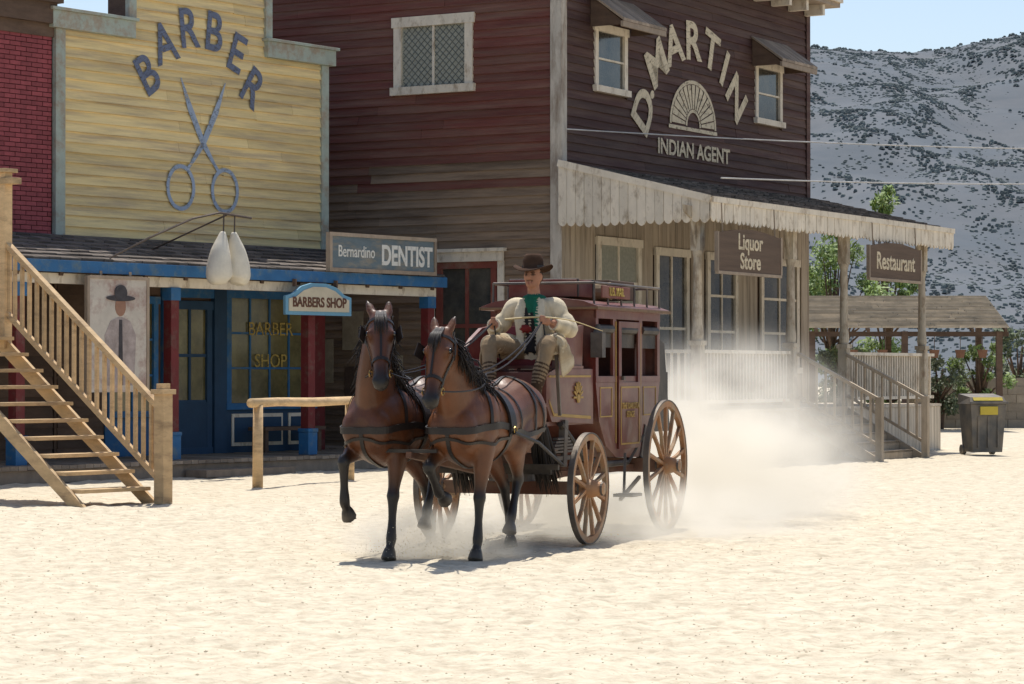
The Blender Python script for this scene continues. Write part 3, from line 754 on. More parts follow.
def wheel(name,c,r,ns):
    mb=MB(); x,y,z=c; sg=1 if y>0 else -1
    N=64
    def ring(ro,ri,y0,y1,m):
        vs=[];fs=[]
        for i in range(N):
            q=2*math.pi*i/N; cs,sn=math.cos(q),math.sin(q)
            vs+=[(x+ro*cs,y+y0,z+ro*sn),(x+ro*cs,y+y1,z+ro*sn),(x+ri*cs,y+y1,z+ri*sn),(x+ri*cs,y+y0,z+ri*sn)]
        for i in range(N):
            a=i*4;b=((i+1)%N)*4
            for k in range(4): fs.append((a+k,a+(k+1)%4,b+(k+1)%4,b+k))
        mb.add(vs,fs,m)
    ring(r,r-.013,-.027,.027,1); ring(r-.014,r-.070,-.023,.023,0)
    mb.lathe([(-.13,.035),(-.13,.055),(-.06,.075),(0,.09),(.06,.08),(.12,.06),(.15,.06),(.16,.03)],(x,y,z),(x,y+sg*1,z),18,0)
    mb.lathe([(.13,.065),(.15,.065)],(x,y,z),(x,y+sg*1,z),18,1); mb.lathe([(-.09,.078),(-.07,.082)],(x,y,z),(x,y+sg,z),18,1)
    for i in range(ns):
        q=2*math.pi*(i+.5)/ns; d=Vector((math.cos(q),0,math.sin(q))); p=Vector((x,y,z))
        off=Vector((0,-sg*.015,0))
        mb.beam(p+d*.07+off,p+d*.5*r,.034,.044,0,up=(0,1,0),w1=.026,h1=.034); mb.beam(p+d*.5*r,p+d*(r-.06),.026,.034,0,up=(0,1,0),w1=.034,h1=.034)
    return mb.obj(name,[m_wheel,m_iron],sc)
for nm,c,r,ns in(('front_wheel_left',(0,.76,.52),.52,12),('front_wheel_right',(0,-.76,.52),.52,12),('rear_wheel_left',(-2.3,.78,.66),.66,14),('rear_wheel_right',(-2.3,-.78,.66),.66,14)): wheel(nm,c,r,ns)
mb=MB()
mb.box(-.06,.06,-.68,.68,.46,.58,0); mb.box(-2.37,-2.23,-.70,.70,.59,.73,0)
mb.beam((.0,0,.56),(-2.3,0,.66),.10,.10,0); mb.beam((0,.0,.60),(-2.3,.45,.64),.06,.06,0); mb.beam((0,.0,.60),(-2.3,-.45,.64),.06,.06,0)
mb.box(-.15,.15,-.50,.50,.72,.84,0); mb.cyl((0,0,.58),(0,0,.72),.22,n=20,m=1)
for y in(-.5,.5):
    mb.beam((.0,y,.72),(-.05,y,1.15),.06,.09,1); mb.beam((-2.3,y,.73),(-2.45,y,1.05),.06,.09,1)
    mb.beam((.35,y,.80),(-.35,y,.80),.05,.04,1)
    pts=[(.05,y,1.12),(-.6,y,.78),(-1.2,y,.70),(-1.9,y,.70),(-2.5,y,1.02)]
    mb.tube(pts,.032,8,2)
    for k in range(5):
        a=.32*(1-k*.12); mb.beam((.02+a,y,.86+.03*k),(.02-a,y,.86+.03*k),.05,.02,1)
mb.beam((.1,.0,.62),(2.55,.04,.90),.08,.08,0,w1=.05,h1=.05)
mb.beam((.62,-.55,.70),(.62,.62,.70),.05,.06,2)
for v in(-.36,.42): mb.beam((.70,v-.3,.74),(.70,v+.3,.74),.04,.05,2)
mb.beam((2.50,-.22,.93),(2.50,.28,.93),.030,.030,2)
mb.beam((-2.0,.60,.55),(-1.4,.60,.35),.03,.03,1); mb.beam((-1.55,.60,.80),(-1.45,.62,.40),.025,.025,1); mb.box(-1.6,-1.3,.56,.76,.38,.41,1)
mb.obj('running_gear',[m_gear,m_iron,m_blk],sc)
mb=MB(); V=.52
def sp(u0,u1,z0,z1,m,d=0):
    for sg in(1,-1):
        a,b=sorted((sg*(V-.03+d),sg*(V+d))); mb.box(u0,u1,a,b,z0,z1,m)
low=[(-.90,1.50),(-1.0,1.12),(-1.2,.88),(-1.5,.76),(-2.2,.74),(-2.6,.84),(-2.8,1.08),(-2.92,1.50)]
for sg in(1,-1):
    a,b=sorted((sg*(V-.03),sg*V)); mb.extr(low,'y',a,b,0)
for i in range(len(low)-1):
    p,q=low[i],low[i+1]; mb.hexa([(p[0],-V+.03,p[1]),(p[0],V-.03,p[1]),(q[0],V-.03,q[1]),(q[0],-V+.03,q[1]),(p[0]-.02,-V+.03,p[1]+.03),(p[0]-.02,V-.03,p[1]+.03),(q[0]+.02,V-.03,q[1]+.03),(q[0]+.02,-V+.03,q[1]+.03)],0)
sp(-2.92,-.90,1.50,1.56,0,.004)
for u0,u1 in((-.98,-.90),(-1.52,-1.42),(-2.34,-2.24),(-2.92,-2.84)): sp(u0,u1,1.56,2.20,0)
sp(-2.92,-.90,2.12,2.22,0,.006)
mb.box(-.93,-.90,-V+.03,V-.03,1.50,1.62,0); mb.box(-.93,-.90,-V+.03,V-.03,2.05,2.2,0)
for y in(-V+.03,-.05,V-.13): mb.box(-.93,-.90,y,y+.10,1.62,2.05,0)
mb.box(-2.92,-2.89,-V+.03,V-.03,1.5,2.2,0)
mb.box(-1.42,-1.1,-.42,.42,1.15,1.5,3); mb.box(-2.75,-2.4,-.42,.42,1.15,1.9,3); mb.box(-2.8,-1.0,-.45,.45,.85,.90,3)
for sg in(1,-1):
    def db(u0,u1,z0,z1,m,d0,d1):
        a,b=sorted((sg*(V+d0),sg*(V+d1))); mb.box(u0,u1,a,b,z0,z1,m)
    db(-2.22,-1.54,.84,1.50,0,.006,.022)
    db(-2.22,-2.14,1.50,2.10,0,.006,.022); db(-1.62,-1.54,1.50,2.10,0,.006,.022); db(-2.14,-1.62,2.04,2.10,0,.006,.022)
    for z in(.88,1.44): db(-2.17,-1.59,z,z+.018,1,.022,.028)
    for u in(-2.17,-1.605): db(u,u+.018,.898,1.44,1,.022,.028)
    db(-1.50,-1.485,.9,2.1,1,.0,.008); db(-2.28,-2.265,.9,2.1,1,.0,.008)
    db(-1.66,-1.60,1.52,1.56,4,.022,.05)
    for (u0,u1) in((-1.38,-1.02),(-2.78,-2.36)):
        for z in(1.16,1.44): db(u0,u1,z,z+.014,1,.0,.006)
        for u in(u0,u1-.014): db(u,u+.014,1.174,1.44,1,.0,.006)
    for (u0,u1) in((-1.42,-.98),(-2.14,-1.62),(-2.84,-2.34)):
        mb.cyl((u0,sg*(V-.02),2.02),(u1,sg*(V-.02),2.02),.045,n=8,m=2); mb.box(u0,u1,*sorted((sg*(V-.03),sg*(V-.02))),1.84,2.04,2)
    mb.box(-.90,-.80,*sorted((sg*(V-.02),sg*(V+.10))),1.74,1.98,4); mb.cyl((-.85,sg*(V+.04),1.98),(-.85,sg*(V+.04),2.06),.05,.02,n=8,m=4)
prof=[(-.60,2.20),(-.60,2.235),(-.45,2.285),(-.2,2.315),(.0,2.32),(.2,2.315),(.45,2.285),(.60,2.235),(.60,2.20)]
mb.extr(prof,'x',-3.0,-.72,0)
mb.box(-3.02,-.70,.601,.612,2.20,2.228,5); mb.box(-3.02,-.70,-.612,-.601,2.20,2.228,5); mb.box(-.72,-.705,-.6,.6,2.203,2.225,5)
for y in(-.52,.52):
    mb.cyl((-.85,y,2.46),(-2.9,y,2.46),.014,n=8,m=4)
    for k in range(6): mb.cyl((-.85-k*.41,y,2.25),(-.85-k*.41,y,2.46),.011,n=6,m=4)
for x in(-.85,-2.9):
    mb.cyl((x,-.52,2.46),(x,.52,2.46),.014,n=8,m=4)
mb.obj('coach_body',[m_mar,m_must,m_blk,M('dark_upholstery',(.06,.02,.015),.8),m_iron,M('dull_roof_edge',(.17,.10,.05),.7,.3,5)],sc,bevel=.004)
mb=MB()
mb.box(-1.5,-.95,-.40,.30,2.33,2.50,0); mb.box(-2.6,-1.8,-.35,.35,2.33,2.52,1); mb.cyl((-1.65,-.42,2.40),(-1.65,.42,2.40),.09,n=14,m=2)
mb.box(-1.47,-1.43,-.41,.31,2.329,2.51,3);mb.box(-1.02,-.98,-.41,.31,2.329,2.51,3)
mb.box(-1.85,-1.0,.535,.555,2.32,2.44,0)
mb.obj('roof_luggage',[M('red_trunk',(.15,.03,.022),.7,.2,4,dusty=.3),m_dwood,m_canv,m_blk],sc,bevel=.008)
text('sign_lettering','U.S. MAIL',.11,(-1.42,.560,2.38),m_lety,sc,rot=(math.pi/2,0,math.pi),bold=.003)
mb=MB()
for sg in(1,-1):
    a,b=sorted((sg*.46,sg*.50)); mb.extr([(-.88,1.10),(.28,1.14),(.42,1.30),(.42,1.58),(.18,1.63),(-.88,1.63)],'y',a,b,0)
    a,b=sorted((sg*.501,sg*.507)); mb.extr([(-.80,1.15),(.24,1.19),(.36,1.32),(.36,1.35),(.23,1.22),(-.80,1.18)],'y',a,b,1)
    mb.box(-.80,.36,*sorted((sg*.501,sg*.507)),1.55,1.57,1)
    a,b=sorted((sg*.44,sg*.48)); mb.extr([(-.62,1.64),(.12,1.64),(.10,1.80),(-.10,1.92),(-.35,2.02),(-.66,2.05)],'y',a,b,0)
mb.box(.40,.44,-.46,.46,1.14,1.60,0); mb.box(-.88,.40,-.46,.46,1.10,1.14,0)
mb.box(-.60,.14,-.50,.50,1.632,1.66,0)
mb.box(-.45,.12,-.44,.44,1.66,1.72,2)
mb.hexa([(-.52,-.44,1.70),(-.52,.44,1.70),(-.45,.44,1.70),(-.45,-.44,1.70),(-.64,-.44,2.04),(-.64,.44,2.04),(-.57,.44,2.04),(-.57,-.44,2.04)],2)
mb.hexa([(.40,-.5,1.28),(.40,.5,1.28),(.78,.5,1.20),(.78,-.5,1.20),(.40,-.5,1.32),(.40,.5,1.32),(.80,.5,1.24),(.80,-.5,1.24)],0)
mb.hexa([(.78,-.5,1.20),(.78,.5,1.20),(.98,.5,1.42),(.98,-.5,1.42),(.75,-.5,1.23),(.75,.5,1.23),(.95,.5,1.45),(.95,-.5,1.45)],0)
mb.box(-3.45,-2.95,-.44,.44,1.0,1.6,3)
mb.hexa([(-3.5,-.45,.98),(-2.96,-.45,.98),(-2.96,.45,.98),(-3.5,.45,.98),(-3.3,-.45,1.9),(-2.96,-.45,2.0),(-2.96,.45,2.0),(-3.3,.45,1.9)],3)
for sg in(1,-1):
    for k in range(9):
        q=math.pi*(k)/8; mb.beam((-.42+.05*math.cos(q),sg*.512,1.36+.05*math.sin(q)),(-.42+.13*math.cos(q),sg*.512,1.36+.15*math.sin(q)),.02,.012,1,up=(0,1,0))
    mb.lathe([(0,.045),(.012,.04)],(-.42,sg*.508,1.35),(-.42,sg*2,1.35),14,1)
mb.cyl((.1,-.56,1.70),(.45,-.60,1.35),.018,n=8,m=4); mb.beam((.2,.55,1.2),(.38,.57,1.95),.03,.035,4)
mb.obj('driver_box_and_boots',[m_mar,m_must,M('maroon_cushion',(.15,.025,.028),.8,.2,6),m_blk,m_iron],sc,bevel=.005)
text('door_lettering','THE DAKOTA\nSTAGE',.085,(-1.88,V+.029,1.22),m_must,sc,rot=(math.pi/2,0,math.pi),bold=.002)

# ================================================================ HORSES
m_coat=M('horse_coat',(.2,.08,.03),.46,.28,6,(1,1,1),.12,50,attr='Col',spec=.45)
m_hair=M('dark_horse_hair',(.018,.012,.009),.55,.3,20,bump=0,island=.3)
m_leather=M('harness_leather',(.016,.012,.011),.5,.3,10,bump=.1)
m_brass=M('brass',(.45,.30,.10),.4,.1,5,metal=1,bump=0)
m_eye=M('horse_eye',(.008,.006,.005),.08,.1,5,bump=0,spec=.9)
def horse(name,loc,coat,neck,head,legs,yaw,seed,hs_=1.12):
    e=empty(name,loc,RZ); og=Org(); rr=random.Random(seed)
    dk=(.014,.010,.008); mid=tuple(c*.42 for c in coat); hoof=(.075,.06,.045)
    lt=tuple(min(c*1.12,1) for c in coat)
    def tw(x,y,z,base=.5,sp=.45):
        t=min(max((x-base)/sp,0),1)*yaw; dx=x-base
        return (base+dx*math.cos(t)-y*math.sin(t), y*math.cos(t)+dx*math.sin(t), z)
    og.loft([(-.92,0,1.25,.06,.08),(-.87,0,1.24,.18,.21),(-.72,0,1.24,.27,.28),(-.50,0,1.255,.30,.30),(-.25,0,1.205,.285,.285),(0,0,1.155,.30,.305),
             (.22,0,1.135,.305,.335),(.42,0,1.15,.28,.37),(.60,0,1.15,.26,.34),(.76,0,1.14,.22,.27),(.86,0,1.14,.14,.18),(.90,0,1.14,.06,.08)],coat)
    og.ell((.40,0,1.42),(.24,.085,.14),coat); og.ell((-.45,0,1.38),(.28,.17,.175),coat)
    for sg in(1,-1):
        og.ell((.78,sg*.115,1.12),(.13,.108,.165),coat); og.ell((-.60,sg*.15,1.22),(.25,.165,.26),coat); og.ell((.48,sg*.165,1.18),(.19,.13,.27),lt)
    nk=[(*tw(x,0,z),w,h_) for x,z,w,h_ in neck]; og.loft(nk,coat)
    (px,pz),(qx,qz)=head; Lh=math.hypot(qx-px,qz-pz)
    dx,dz=(qx-px)/Lh,(qz-pz)/Lh
    def hp(s,off=0,y=0):
        return tw(px+dx*s*1.04-dz*off*hs_, y*hs_, pz+dz*s*1.04+dx*off*hs_)
    S=[(-.05,0,.05,.07),(.0,0,.082,.105),(.10,-.01,.098,.135),(.20,-.015,.098,.14),(.30,-.005,.078,.112),(.40,.0,.062,.088),(.50,.0,.056,.074),(.58,-.003,.060,.068),(.63,-.006,.050,.054),(.655,-.01,.02,.03)]
    hc=[coat,coat,coat,coat,coat,coat,mid,dk,dk,dk]
    sd=Vector((-math.sin(yaw),math.cos(yaw),0))
    hst=[(*hp(s,o),w*hs_,h_*hs_) for s,o,w,h_ in S]
    og.loft(hst,hc,side=sd)
    for sg in(1,-1):
        og.ell(hp(.17,.055,sg*.080),(.038,.030,.038),coat); og.ell(hp(.17,-.06,sg*.052),(.09,.038,.095),coat)
        og.ell(hp(.585,.02,sg*.045),(.034,.024,.034),dk)
        a=Vector(hp(-.01,.035,sg*.055)); b=Vector(hp(-.15,.03,sg*.085)); b.z+=.02
        m_=a.lerp(b,.45); og.loft([(*a,.034,.030),(*m_,.040,.022),(*a.lerp(b,.8),.025,.014),(*b,.004,.004)],[coat,coat,mid,dk],side=sd,sub=3)
    LF=1.13
    for (kind,sg,J) in legs:
        P=lambda x,z,y,w,h_:(x,sg*y,z,w,h_)
        if kind=='f':
            Kx,Kz,Fx,Fz,Hx,Hz=J; E=(.52,.98)
            st=[P(.60,1.25,.13,.09,.17),P(.56,1.10,.165,.10,.165),P(E[0],E[1],.18,.095,.135),P(E[0]+(Kx-E[0])*.4,E[1]+(Kz-E[1])*.4,.175,.076,.098),
                P(E[0]+(Kx-E[0])*.82,E[1]+(Kz-E[1])*.82,.165,.050,.058),P(Kx,Kz,.163,.056,.062)]
            cl=[coat,coat,coat,coat,mid,dk]
        else:
            sx,sz,Kx,Kz,Fx,Fz,Hx,Hz=J
            st=[P(-.52,1.32,.12,.12,.21),P(-.46,1.15,.165,.13,.24),P(sx,sz,.185,.11,.18),P(sx+(Kx-sx)*.45,sz+(Kz-sz)*.45,.175,.076,.11),
                P(sx+(Kx-sx)*.85,sz+(Kz-sz)*.85,.168,.048,.068),P(Kx,Kz,.165,.053,.072)]
            cl=[coat,coat,coat,coat,mid,dk]
        K=Vector((Kx,0,Kz));Fk=Vector((Fx,0,Fz));Hh=Vector((Hx,0,Hz))
        q=K.lerp(Fk,.2);st.append(P(q.x,q.z,.163,.036*LF,.046*LF));q=K.lerp(Fk,.6);st.append(P(q.x,q.z,.163,.030*LF,.038*LF))
        st.append(P(Fx,Fz,.163,.040*LF,.048*LF)); q=Fk.lerp(Hh,.35); st.append(P(q.x,q.z,.163,.032*LF,.037*LF)); q=Fk.lerp(Hh,.58); st.append(P(q.x,q.z,.163,.044*LF,.050*LF))
        cl+= [dk]*5
        og.loft(st,cl,n=16,sub=4)
        a=Fk.lerp(Hh,.50); b=Hh
        og.loft([P(a.x,a.z,.163,.050,.056),P(a.x+(b.x-a.x)*.5,a.z+(b.z-a.z)*.5,.163,.060,.066),P(b.x,b.z,.163,.070,.078)],hoof,n=16,sub=3)
    body=og.build('horse_body',m_coat,e,.016,k=4,smooth=3)
    bvh=BVHTree.FromPolygons([v.co.copy() for v in body.data.vertices],[tuple(p.vertices) for p in body.data.polygons])
    mb=MB()
    for sg in(1,-1):
        c=Vector(hp(.17,.054,sg*.100)); mb.lathe([(-.022,.004),(-.018,.014),(0,.024),(.018,.014),(.022,.004)],c,c+Vector((0,1,0)),12)
    mb.obj('eyes',[m_eye],e,smooth=True)
    mb=MB()
    NK=catmull(neck,8)
    for i in range(240):
        k=rr.uniform(.12,1)*(len(NK)-1); i0=int(k); x,z,w,h_=NK[i0]; t=(NK[min(i0+1,len(NK)-1)]-NK[max(i0-1,0)])[:2]; t=t/np.linalg.norm(t)
        cxp,czp=x-t[1]*h_*.93,z+t[0]*h_*.93
        side=1 if rr.random()<.75 else -1
        ln=rr.uniform(.16,.34); pts=[]; fl=rr.uniform(.0,.14)*rr.random(); lift=rr.uniform(0,.10)*rr.random()
        for s_ in(0,.3,.65,1):
            yy=side*(.01+w*1.08*min(1,s_*1.6)+fl*s_*s_)+rr.uniform(-.012,.012)
            pts.append(tw(cxp+t[1]*ln*s_*.45+rr.uniform(-.06,.01)*s_-lift*s_,yy,czp-ln*s_*.85+(.02 if s_==0 else 0)+lift*math.sin(s_*2.4)))
        mb.tube(pts,[.007,.008,.006,.0015],4)
    for i in range(40):
        y0=rr.uniform(-.035,.035); a=hp(-.03,.08,y0); b=hp(.08,.155,y0*1.3); c=hp(rr.uniform(.14,.24),.15,y0*1.6)
        mb.tube([a,b,c],[.006,.006,.002],4)
    for i in range(130):
        a=rr.uniform(0,6.28); q=rr.random()**.5*.06; ox,oy=math.cos(a)*q,math.sin(a)*q; ln=rr.uniform(.5,.9)
        mb.tube([(-.90,oy*.4,1.34+ox*.3),(-1.04+ox*.5,oy*.8+.03,1.29),(-1.16+ox,oy*1.3+.06,1.08),(-1.24+ox*1.7,oy*2.0+.08,1.05-ln*.42),(-1.30+ox*2.0,oy*2.2+.1,1.05-ln*.66)],[.010,.013,.012,.009,.0015],4)
    mb.obj('mane_and_tail',[m_hair],e,smooth=True)
    mb=MB()
    def ribbon(pts,w,off=.008,th=.005,m=0,sub=8):
        P_=[Vector(p) for p in catmull(pts,sub)]; L=[]
        for p in P_:
            loc_,nr,_,_=bvh.find_nearest(p); L.append((loc_+nr*off,nr))
        for _ in range(2):
            L=[L[0]]+[((L[i-1][0]+L[i][0]*2+L[i+1][0])/4,(L[i-1][1]+L[i][1]+L[i+1][1]).normalized()) for i in range(1,len(L)-1)]+[L[-1]]
        vs_=[];fs=[];K=len(L)
        for k in range(K):
            p,nr=L[k]; t=(L[min(k+1,K-1)][0]-L[max(k-1,0)][0]).normalized(); s_=nr.cross(t).normalized()
            vs_+=[p-s_*w/2,p+s_*w/2,p+s_*w/2+nr*th,p-s_*w/2+nr*th]
        for k in range(K-1):
            for j in range(4): fs.append((k*4+j,k*4+(j+1)%4,(k+1)*4+(j+1)%4,(k+1)*4+j))
        fs+=[(0,1,2,3),((K-1)*4+3,(K-1)*4+2,(K-1)*4+1,(K-1)*4)]
        mb.add(vs_,fs,m)
    def sym(h): return h+[(x,-y,z) for x,y,z in h[::-1] if y!=0]
    ribbon(sym([(.20,.42,1.12),(.45,.40,1.14),(.72,.32,1.12),(.94,.16,1.10),(1.0,0,1.10)]),.058,.010,.009)
    ribbon(sym([(.20,.42,1.00),(.40,.40,.99),(.64,.32,.98),(.88,.14,1.0),(.96,0,1.02)]),.026,.010,.006)
    ribbon(sym([(.62,.36,1.14),(.58,.28,1.36),(.52,.14,1.55),(.48,0,1.70)]),.032)
    ribbon([(.2,.42,1.2),(.2,.37,.95),(.2,.15,.75),(.2,-.15,.75),(.2,-.37,.95),(.2,-.42,1.2)],.06)
    ribbon(sym([(.2,.44,1.05),(.2,.40,1.25),(.2,.22,1.48),(.2,0,1.6)]),.12,.012,.020)
    ribbon([(.2,0,1.62),(-.1,0,1.6),(-.4,0,1.65),(-.7,0,1.6),(-.88,0,1.42)],.034)
    ribbon(sym([(.15,.44,1.06),(-.2,.44,1.06),(-.55,.42,1.05),(-.85,.3,1.05),(-1.05,.1,1.07),(-1.08,0,1.08)]),.042,.010,.007)
    ribbon(sym([(-.42,.44,1.05),(-.42,.38,1.3),(-.42,.2,1.55),(-.42,0,1.66)]),.028)
    ribbon(sym([(-.62,.44,1.05),(-.55,.38,1.3),(-.46,.2,1.52),(-.42,0,1.66)]),.024)
    ribbon(sym([(-.1,.44,1.05),(-.08,.38,1.3),(-.05,.2,1.5),(-.05,0,1.6)]),.024)
    ribbon([(.97,0,1.08),(.84,0,.9),(.5,0,.75),(.22,0,.74)],.034)
    def hring(s,w,lo=0,hi=2*math.pi,off=.007):
        pts=[]
        i=np.interp(s,[q[0] for q in S],range(len(S))); i0=int(i); f=i-i0
        a=np.array(S[i0]);b=np.array(S[min(i0+1,len(S)-1)]); q=a+(b-a)*f
        for t in np.linspace(lo,hi,17): pts.append(hp(s,q[1]+(q[3]+.04)*math.sin(t),(q[2]+.04)*math.cos(t)))
        ribbon(pts,w,off,.005,0,2)
    hring(.42,.028); hring(.055,.026,-.3,math.pi+.3); hring(-.0,.026,math.pi*.95,math.pi*2.05)
    bits=[]
    for sg in(1,-1):
        ribbon([hp(0,0,sg*.14),hp(.15,-.03,sg*.14),hp(.30,-.01,sg*.13),hp(.48,0,sg*.10)],.024)
        c=Vector(hp(.17,.045,sg*.138)); u=Vector(hp(.27,.045,sg*.155))-Vector(hp(.07,.045,sg*.13)); f_=Vector(hp(.17,.1,sg*.17))-Vector(hp(.17,-.01,sg*.125))
        u.normalize(); f_.normalize(); n_=u.cross(f_).normalized()
        q=[c+u*a_*.062+f_*b_*.060 for a_,b_ in((-1,-.9),(1,-.9),(1,.9),(-1,.9))]
        mb.hexa([x-n_*.004 for x in q]+[x+n_*.004 for x in q],0)
        bc=Vector(hp(.50,-.01,sg*.075)); bits.append(bc)
        mb.tube([bc+Vector((.03*math.cos(t),0,.03*math.sin(t))) for t in np.linspace(0,6.28,13)],.005,5,1)
    ribbon([hp(.06,.2,.0),hp(.2,.2,0),hp(.42,.15,0)],.018)
    for sg in(1,-1):
        mb.tube([(.22,sg*.345,1.08),(-.3,sg*.37,.98),(-1.05,sg*.32,.76)],.016,6,0)
        c=(.2,sg*.345,1.10); mb.tube([(c[0]+.03*math.cos(t),c[1],c[2]+.03*math.sin(t)) for t in np.linspace(0,6.28,11)],.006,5,1)
        mb.cyl((.2,sg*.07,1.50),(.2,sg*.07,1.58),.012,.008,8,1)
    mb.obj('harness',[m_leather,m_brass],e)
    mw=Matrix.Translation(loc)@Matrix.Rotation(RZ,4,'Z')
    return [mw@b for b in bits],mw
def W(u,v,z=0): return Vector((-.358*u+.934*v+AX[0],-.934*u-.358*v+AX[1],z))
neck1=[(.40,1.18,.20,.33),(.56,1.36,.175,.325),(.69,1.54,.145,.275),(.79,1.72,.120,.22),(.86,1.88,.104,.17),(.91,1.99,.095,.125)]
neck2=[(.40,1.18,.20,.33),(.60,1.33,.175,.32),(.76,1.48,.145,.265),(.90,1.62,.120,.21),(.99,1.75,.104,.16),(1.05,1.84,.095,.12)]
legs1=[('f',-1,(.90,.84,.88,.50,.78,.35)),('f',1,(.60,.54,.64,.18,.70,.0)),
       ('h',1,(-.20,.98,-.30,.66,-.14,.38,-.08,.23)),('h',-1,(-.44,.94,-.86,.58,-1.02,.19,-1.03,.0))]
legs2=[('f',-1,(.92,.80,.70,.58,.54,.50)),('f',1,(.58,.53,.62,.18,.68,.0)),
       ('h',1,(-.20,.98,-.34,.66,-.18,.34,-.12,.19)),('h',-1,(-.44,.94,-.84,.58,-1.0,.19,-1.01,.0))]
b1,mw1=horse('horse',tuple(W(1.80,-.33)),(.092,.030,.010),neck1,((.93,2.04),(1.25,1.50)),legs1,.42,1)
b2,mw2=horse('horse.001',tuple(W(1.66,.40)),(.125,.043,.014),neck2,((1.07,1.90),(1.37,1.35)),legs2,.05,2)

# ================================================================ DRIVER
dv=empty('stagecoach_driver',AX,RZ)
og=Org(); coatc=(.62,.53,.38); cs_=(.50,.42,.29); low_=(.36,.27,.16); shirt=(.022,.020,.020); skin=(.38,.19,.12); tr=(.26,.185,.11); boot=(.06,.035,.02); C=.24
og.loft([(-.02,C,1.70,.17,.14),(-.02,C,1.78,.19,.155),(0,C,1.92,.175,.14),(.02,C,2.07,.20,.145),(.03,C,2.19,.205,.13),(.03,C,2.255,.165,.095),(.035,C,2.30,.08,.07)],coatc)
og.loft([(.11,C,1.78,.055,.05),(.10,C,1.95,.060,.055),(.125,C,2.1,.065,.05),(.12,C,2.2,.045,.04),(.08,C,2.26,.04,.04)],shirt)
for sg in(1,-1):
    og.loft([(.10,C+sg*.09,2.27,.035,.03),(.165,C+sg*.11,2.15,.045,.016),(.165,C+sg*.10,1.98,.040,.016),(.15,C+sg*.09,1.82,.035,.016)],coatc)
og.loft([(.035,C,2.25,.065,.065),(.055,C,2.33,.06,.062),(.07,C,2.40,.055,.06)],skin)
og.ell((.085,C,2.49),(.098,.078,.115),skin); og.ell((.115,C,2.425),(.062,.056,.048),skin)
og.loft([(.174,C,2.515,.010,.008),(.188,C,2.492,.013,.010),(.182,C,2.474,.016,.011),(.168,C,2.468,.01,.01)],skin,n=10,sub=3)
og.loft([(.163,C-.024,2.448,.005,.005),(.173,C,2.453,.006,.007),(.163,C+.024,2.448,.005,.005)],(.16,.08,.05),side=(0,0,1),n=8,sub=3)
og.loft([(.163,C-.02,2.430,.005,.005),(.173,C,2.430,.007,.006),(.163,C+.02,2.430,.005,.005)],(.28,.10,.08),side=(0,0,1),n=8,sub=3)
for sg in(1,-1):
    og.ell((.075,C+sg*.080,2.485),(.02,.012,.033),skin)
    og.ell((.166,C+sg*.030,2.505),(.012,.013,.006),(.06,.035,.025)); og.ell((.169,C+sg*.031,2.523),(.010,.020,.005),(.13,.065,.04))
    og.ell((.045,C+sg*.066,2.49),(.05,.018,.05),(.05,.03,.02))
og.ell((.02,C,2.48),(.06,.07,.07),(.05,.03,.02))
og.loft([(.09,C-.02,2.29,.055,.04),(.135,C-.01,2.26,.045,.030),(.155,C+.0,2.21,.032,.018),(.165,C+.01,2.16,.018,.010)],(.01,.10,.06))
og.loft([(.10,C+.02,2.27,.04,.03),(.15,C+.05,2.20,.026,.018),(.165,C+.07,2.10,.020,.012),(.17,C+.065,2.03,.014,.009)],(.015,.13,.08))
og.ell((.045,C,2.295),(.105,.110,.035),(.01,.11,.065))
og.ell((.165,C-.04,2.00),(.03,.045,.03),(.24,.03,.025))
hands={}
for sg,el,wr in((-1,(.05,C-.38,1.99),(.31,-.07,2.045)),(1,(.05,C+.36,1.99),(.31,.50,2.055))):
    sh=(.02,C+sg*.20,2.205)
    e_=Vector(el);w_=Vector(wr);s_=Vector(sh)
    def r5(p,r): return (p.x,p.y,p.z,r,r)
    og.loft([(sh[0],C+sg*.10,2.22,.07,.08),r5(s_,.092),r5(s_.lerp(e_,.3),.082),r5(s_.lerp(e_,.45),.076),r5(s_.lerp(e_,.62),.088),r5(e_,.076),r5(e_.lerp(w_,.2),.070),r5(e_.lerp(w_,.35),.078),r5(e_.lerp(w_,.6),.060),r5(e_.lerp(w_,.8),.062),r5(e_.lerp(w_,.87),.068)],[coatc,coatc,coatc,cs_,coatc,coatc,cs_,coatc,cs_,coatc,coatc],side=(0,0,1))
    d=(w_-e_).normalized(); og.loft([r5(e_.lerp(w_,.8),.030),r5(w_,.027)],skin,side=(0,0,1),sub=2)
    pc=w_+d*.05; og.ell(pc,(.045,.028,.044),skin)
    up=Vector((0,0,1)); inn=Vector((0,-sg,0)); ds=d
    for k in range(4):
        ln=[.9,1.0,.95,.78][k]; base=pc+ds*.035+up*(.032-.021*k)
        p1=base+ds*.032*ln+inn*.002; p2=p1+inn*.028*ln-ds*.004; p3=p2-ds*.026*ln
        og.loft([r5(base,.0105),r5(p1,.0105),r5(p2,.0095),r5(p3,.008)],skin,side=(0,0,1),n=8,sub=3)
    t0=pc+up*.025+inn*.012; og.loft([r5(t0,.014),r5(t0+ds*.028+up*.014+inn*.012,.011),r5(t0+ds*.05+up*.008+inn*.018,.009)],skin,side=(0,0,1),n=8,sub=3)
    hands[sg]=pc+ds*.035+inn*.018
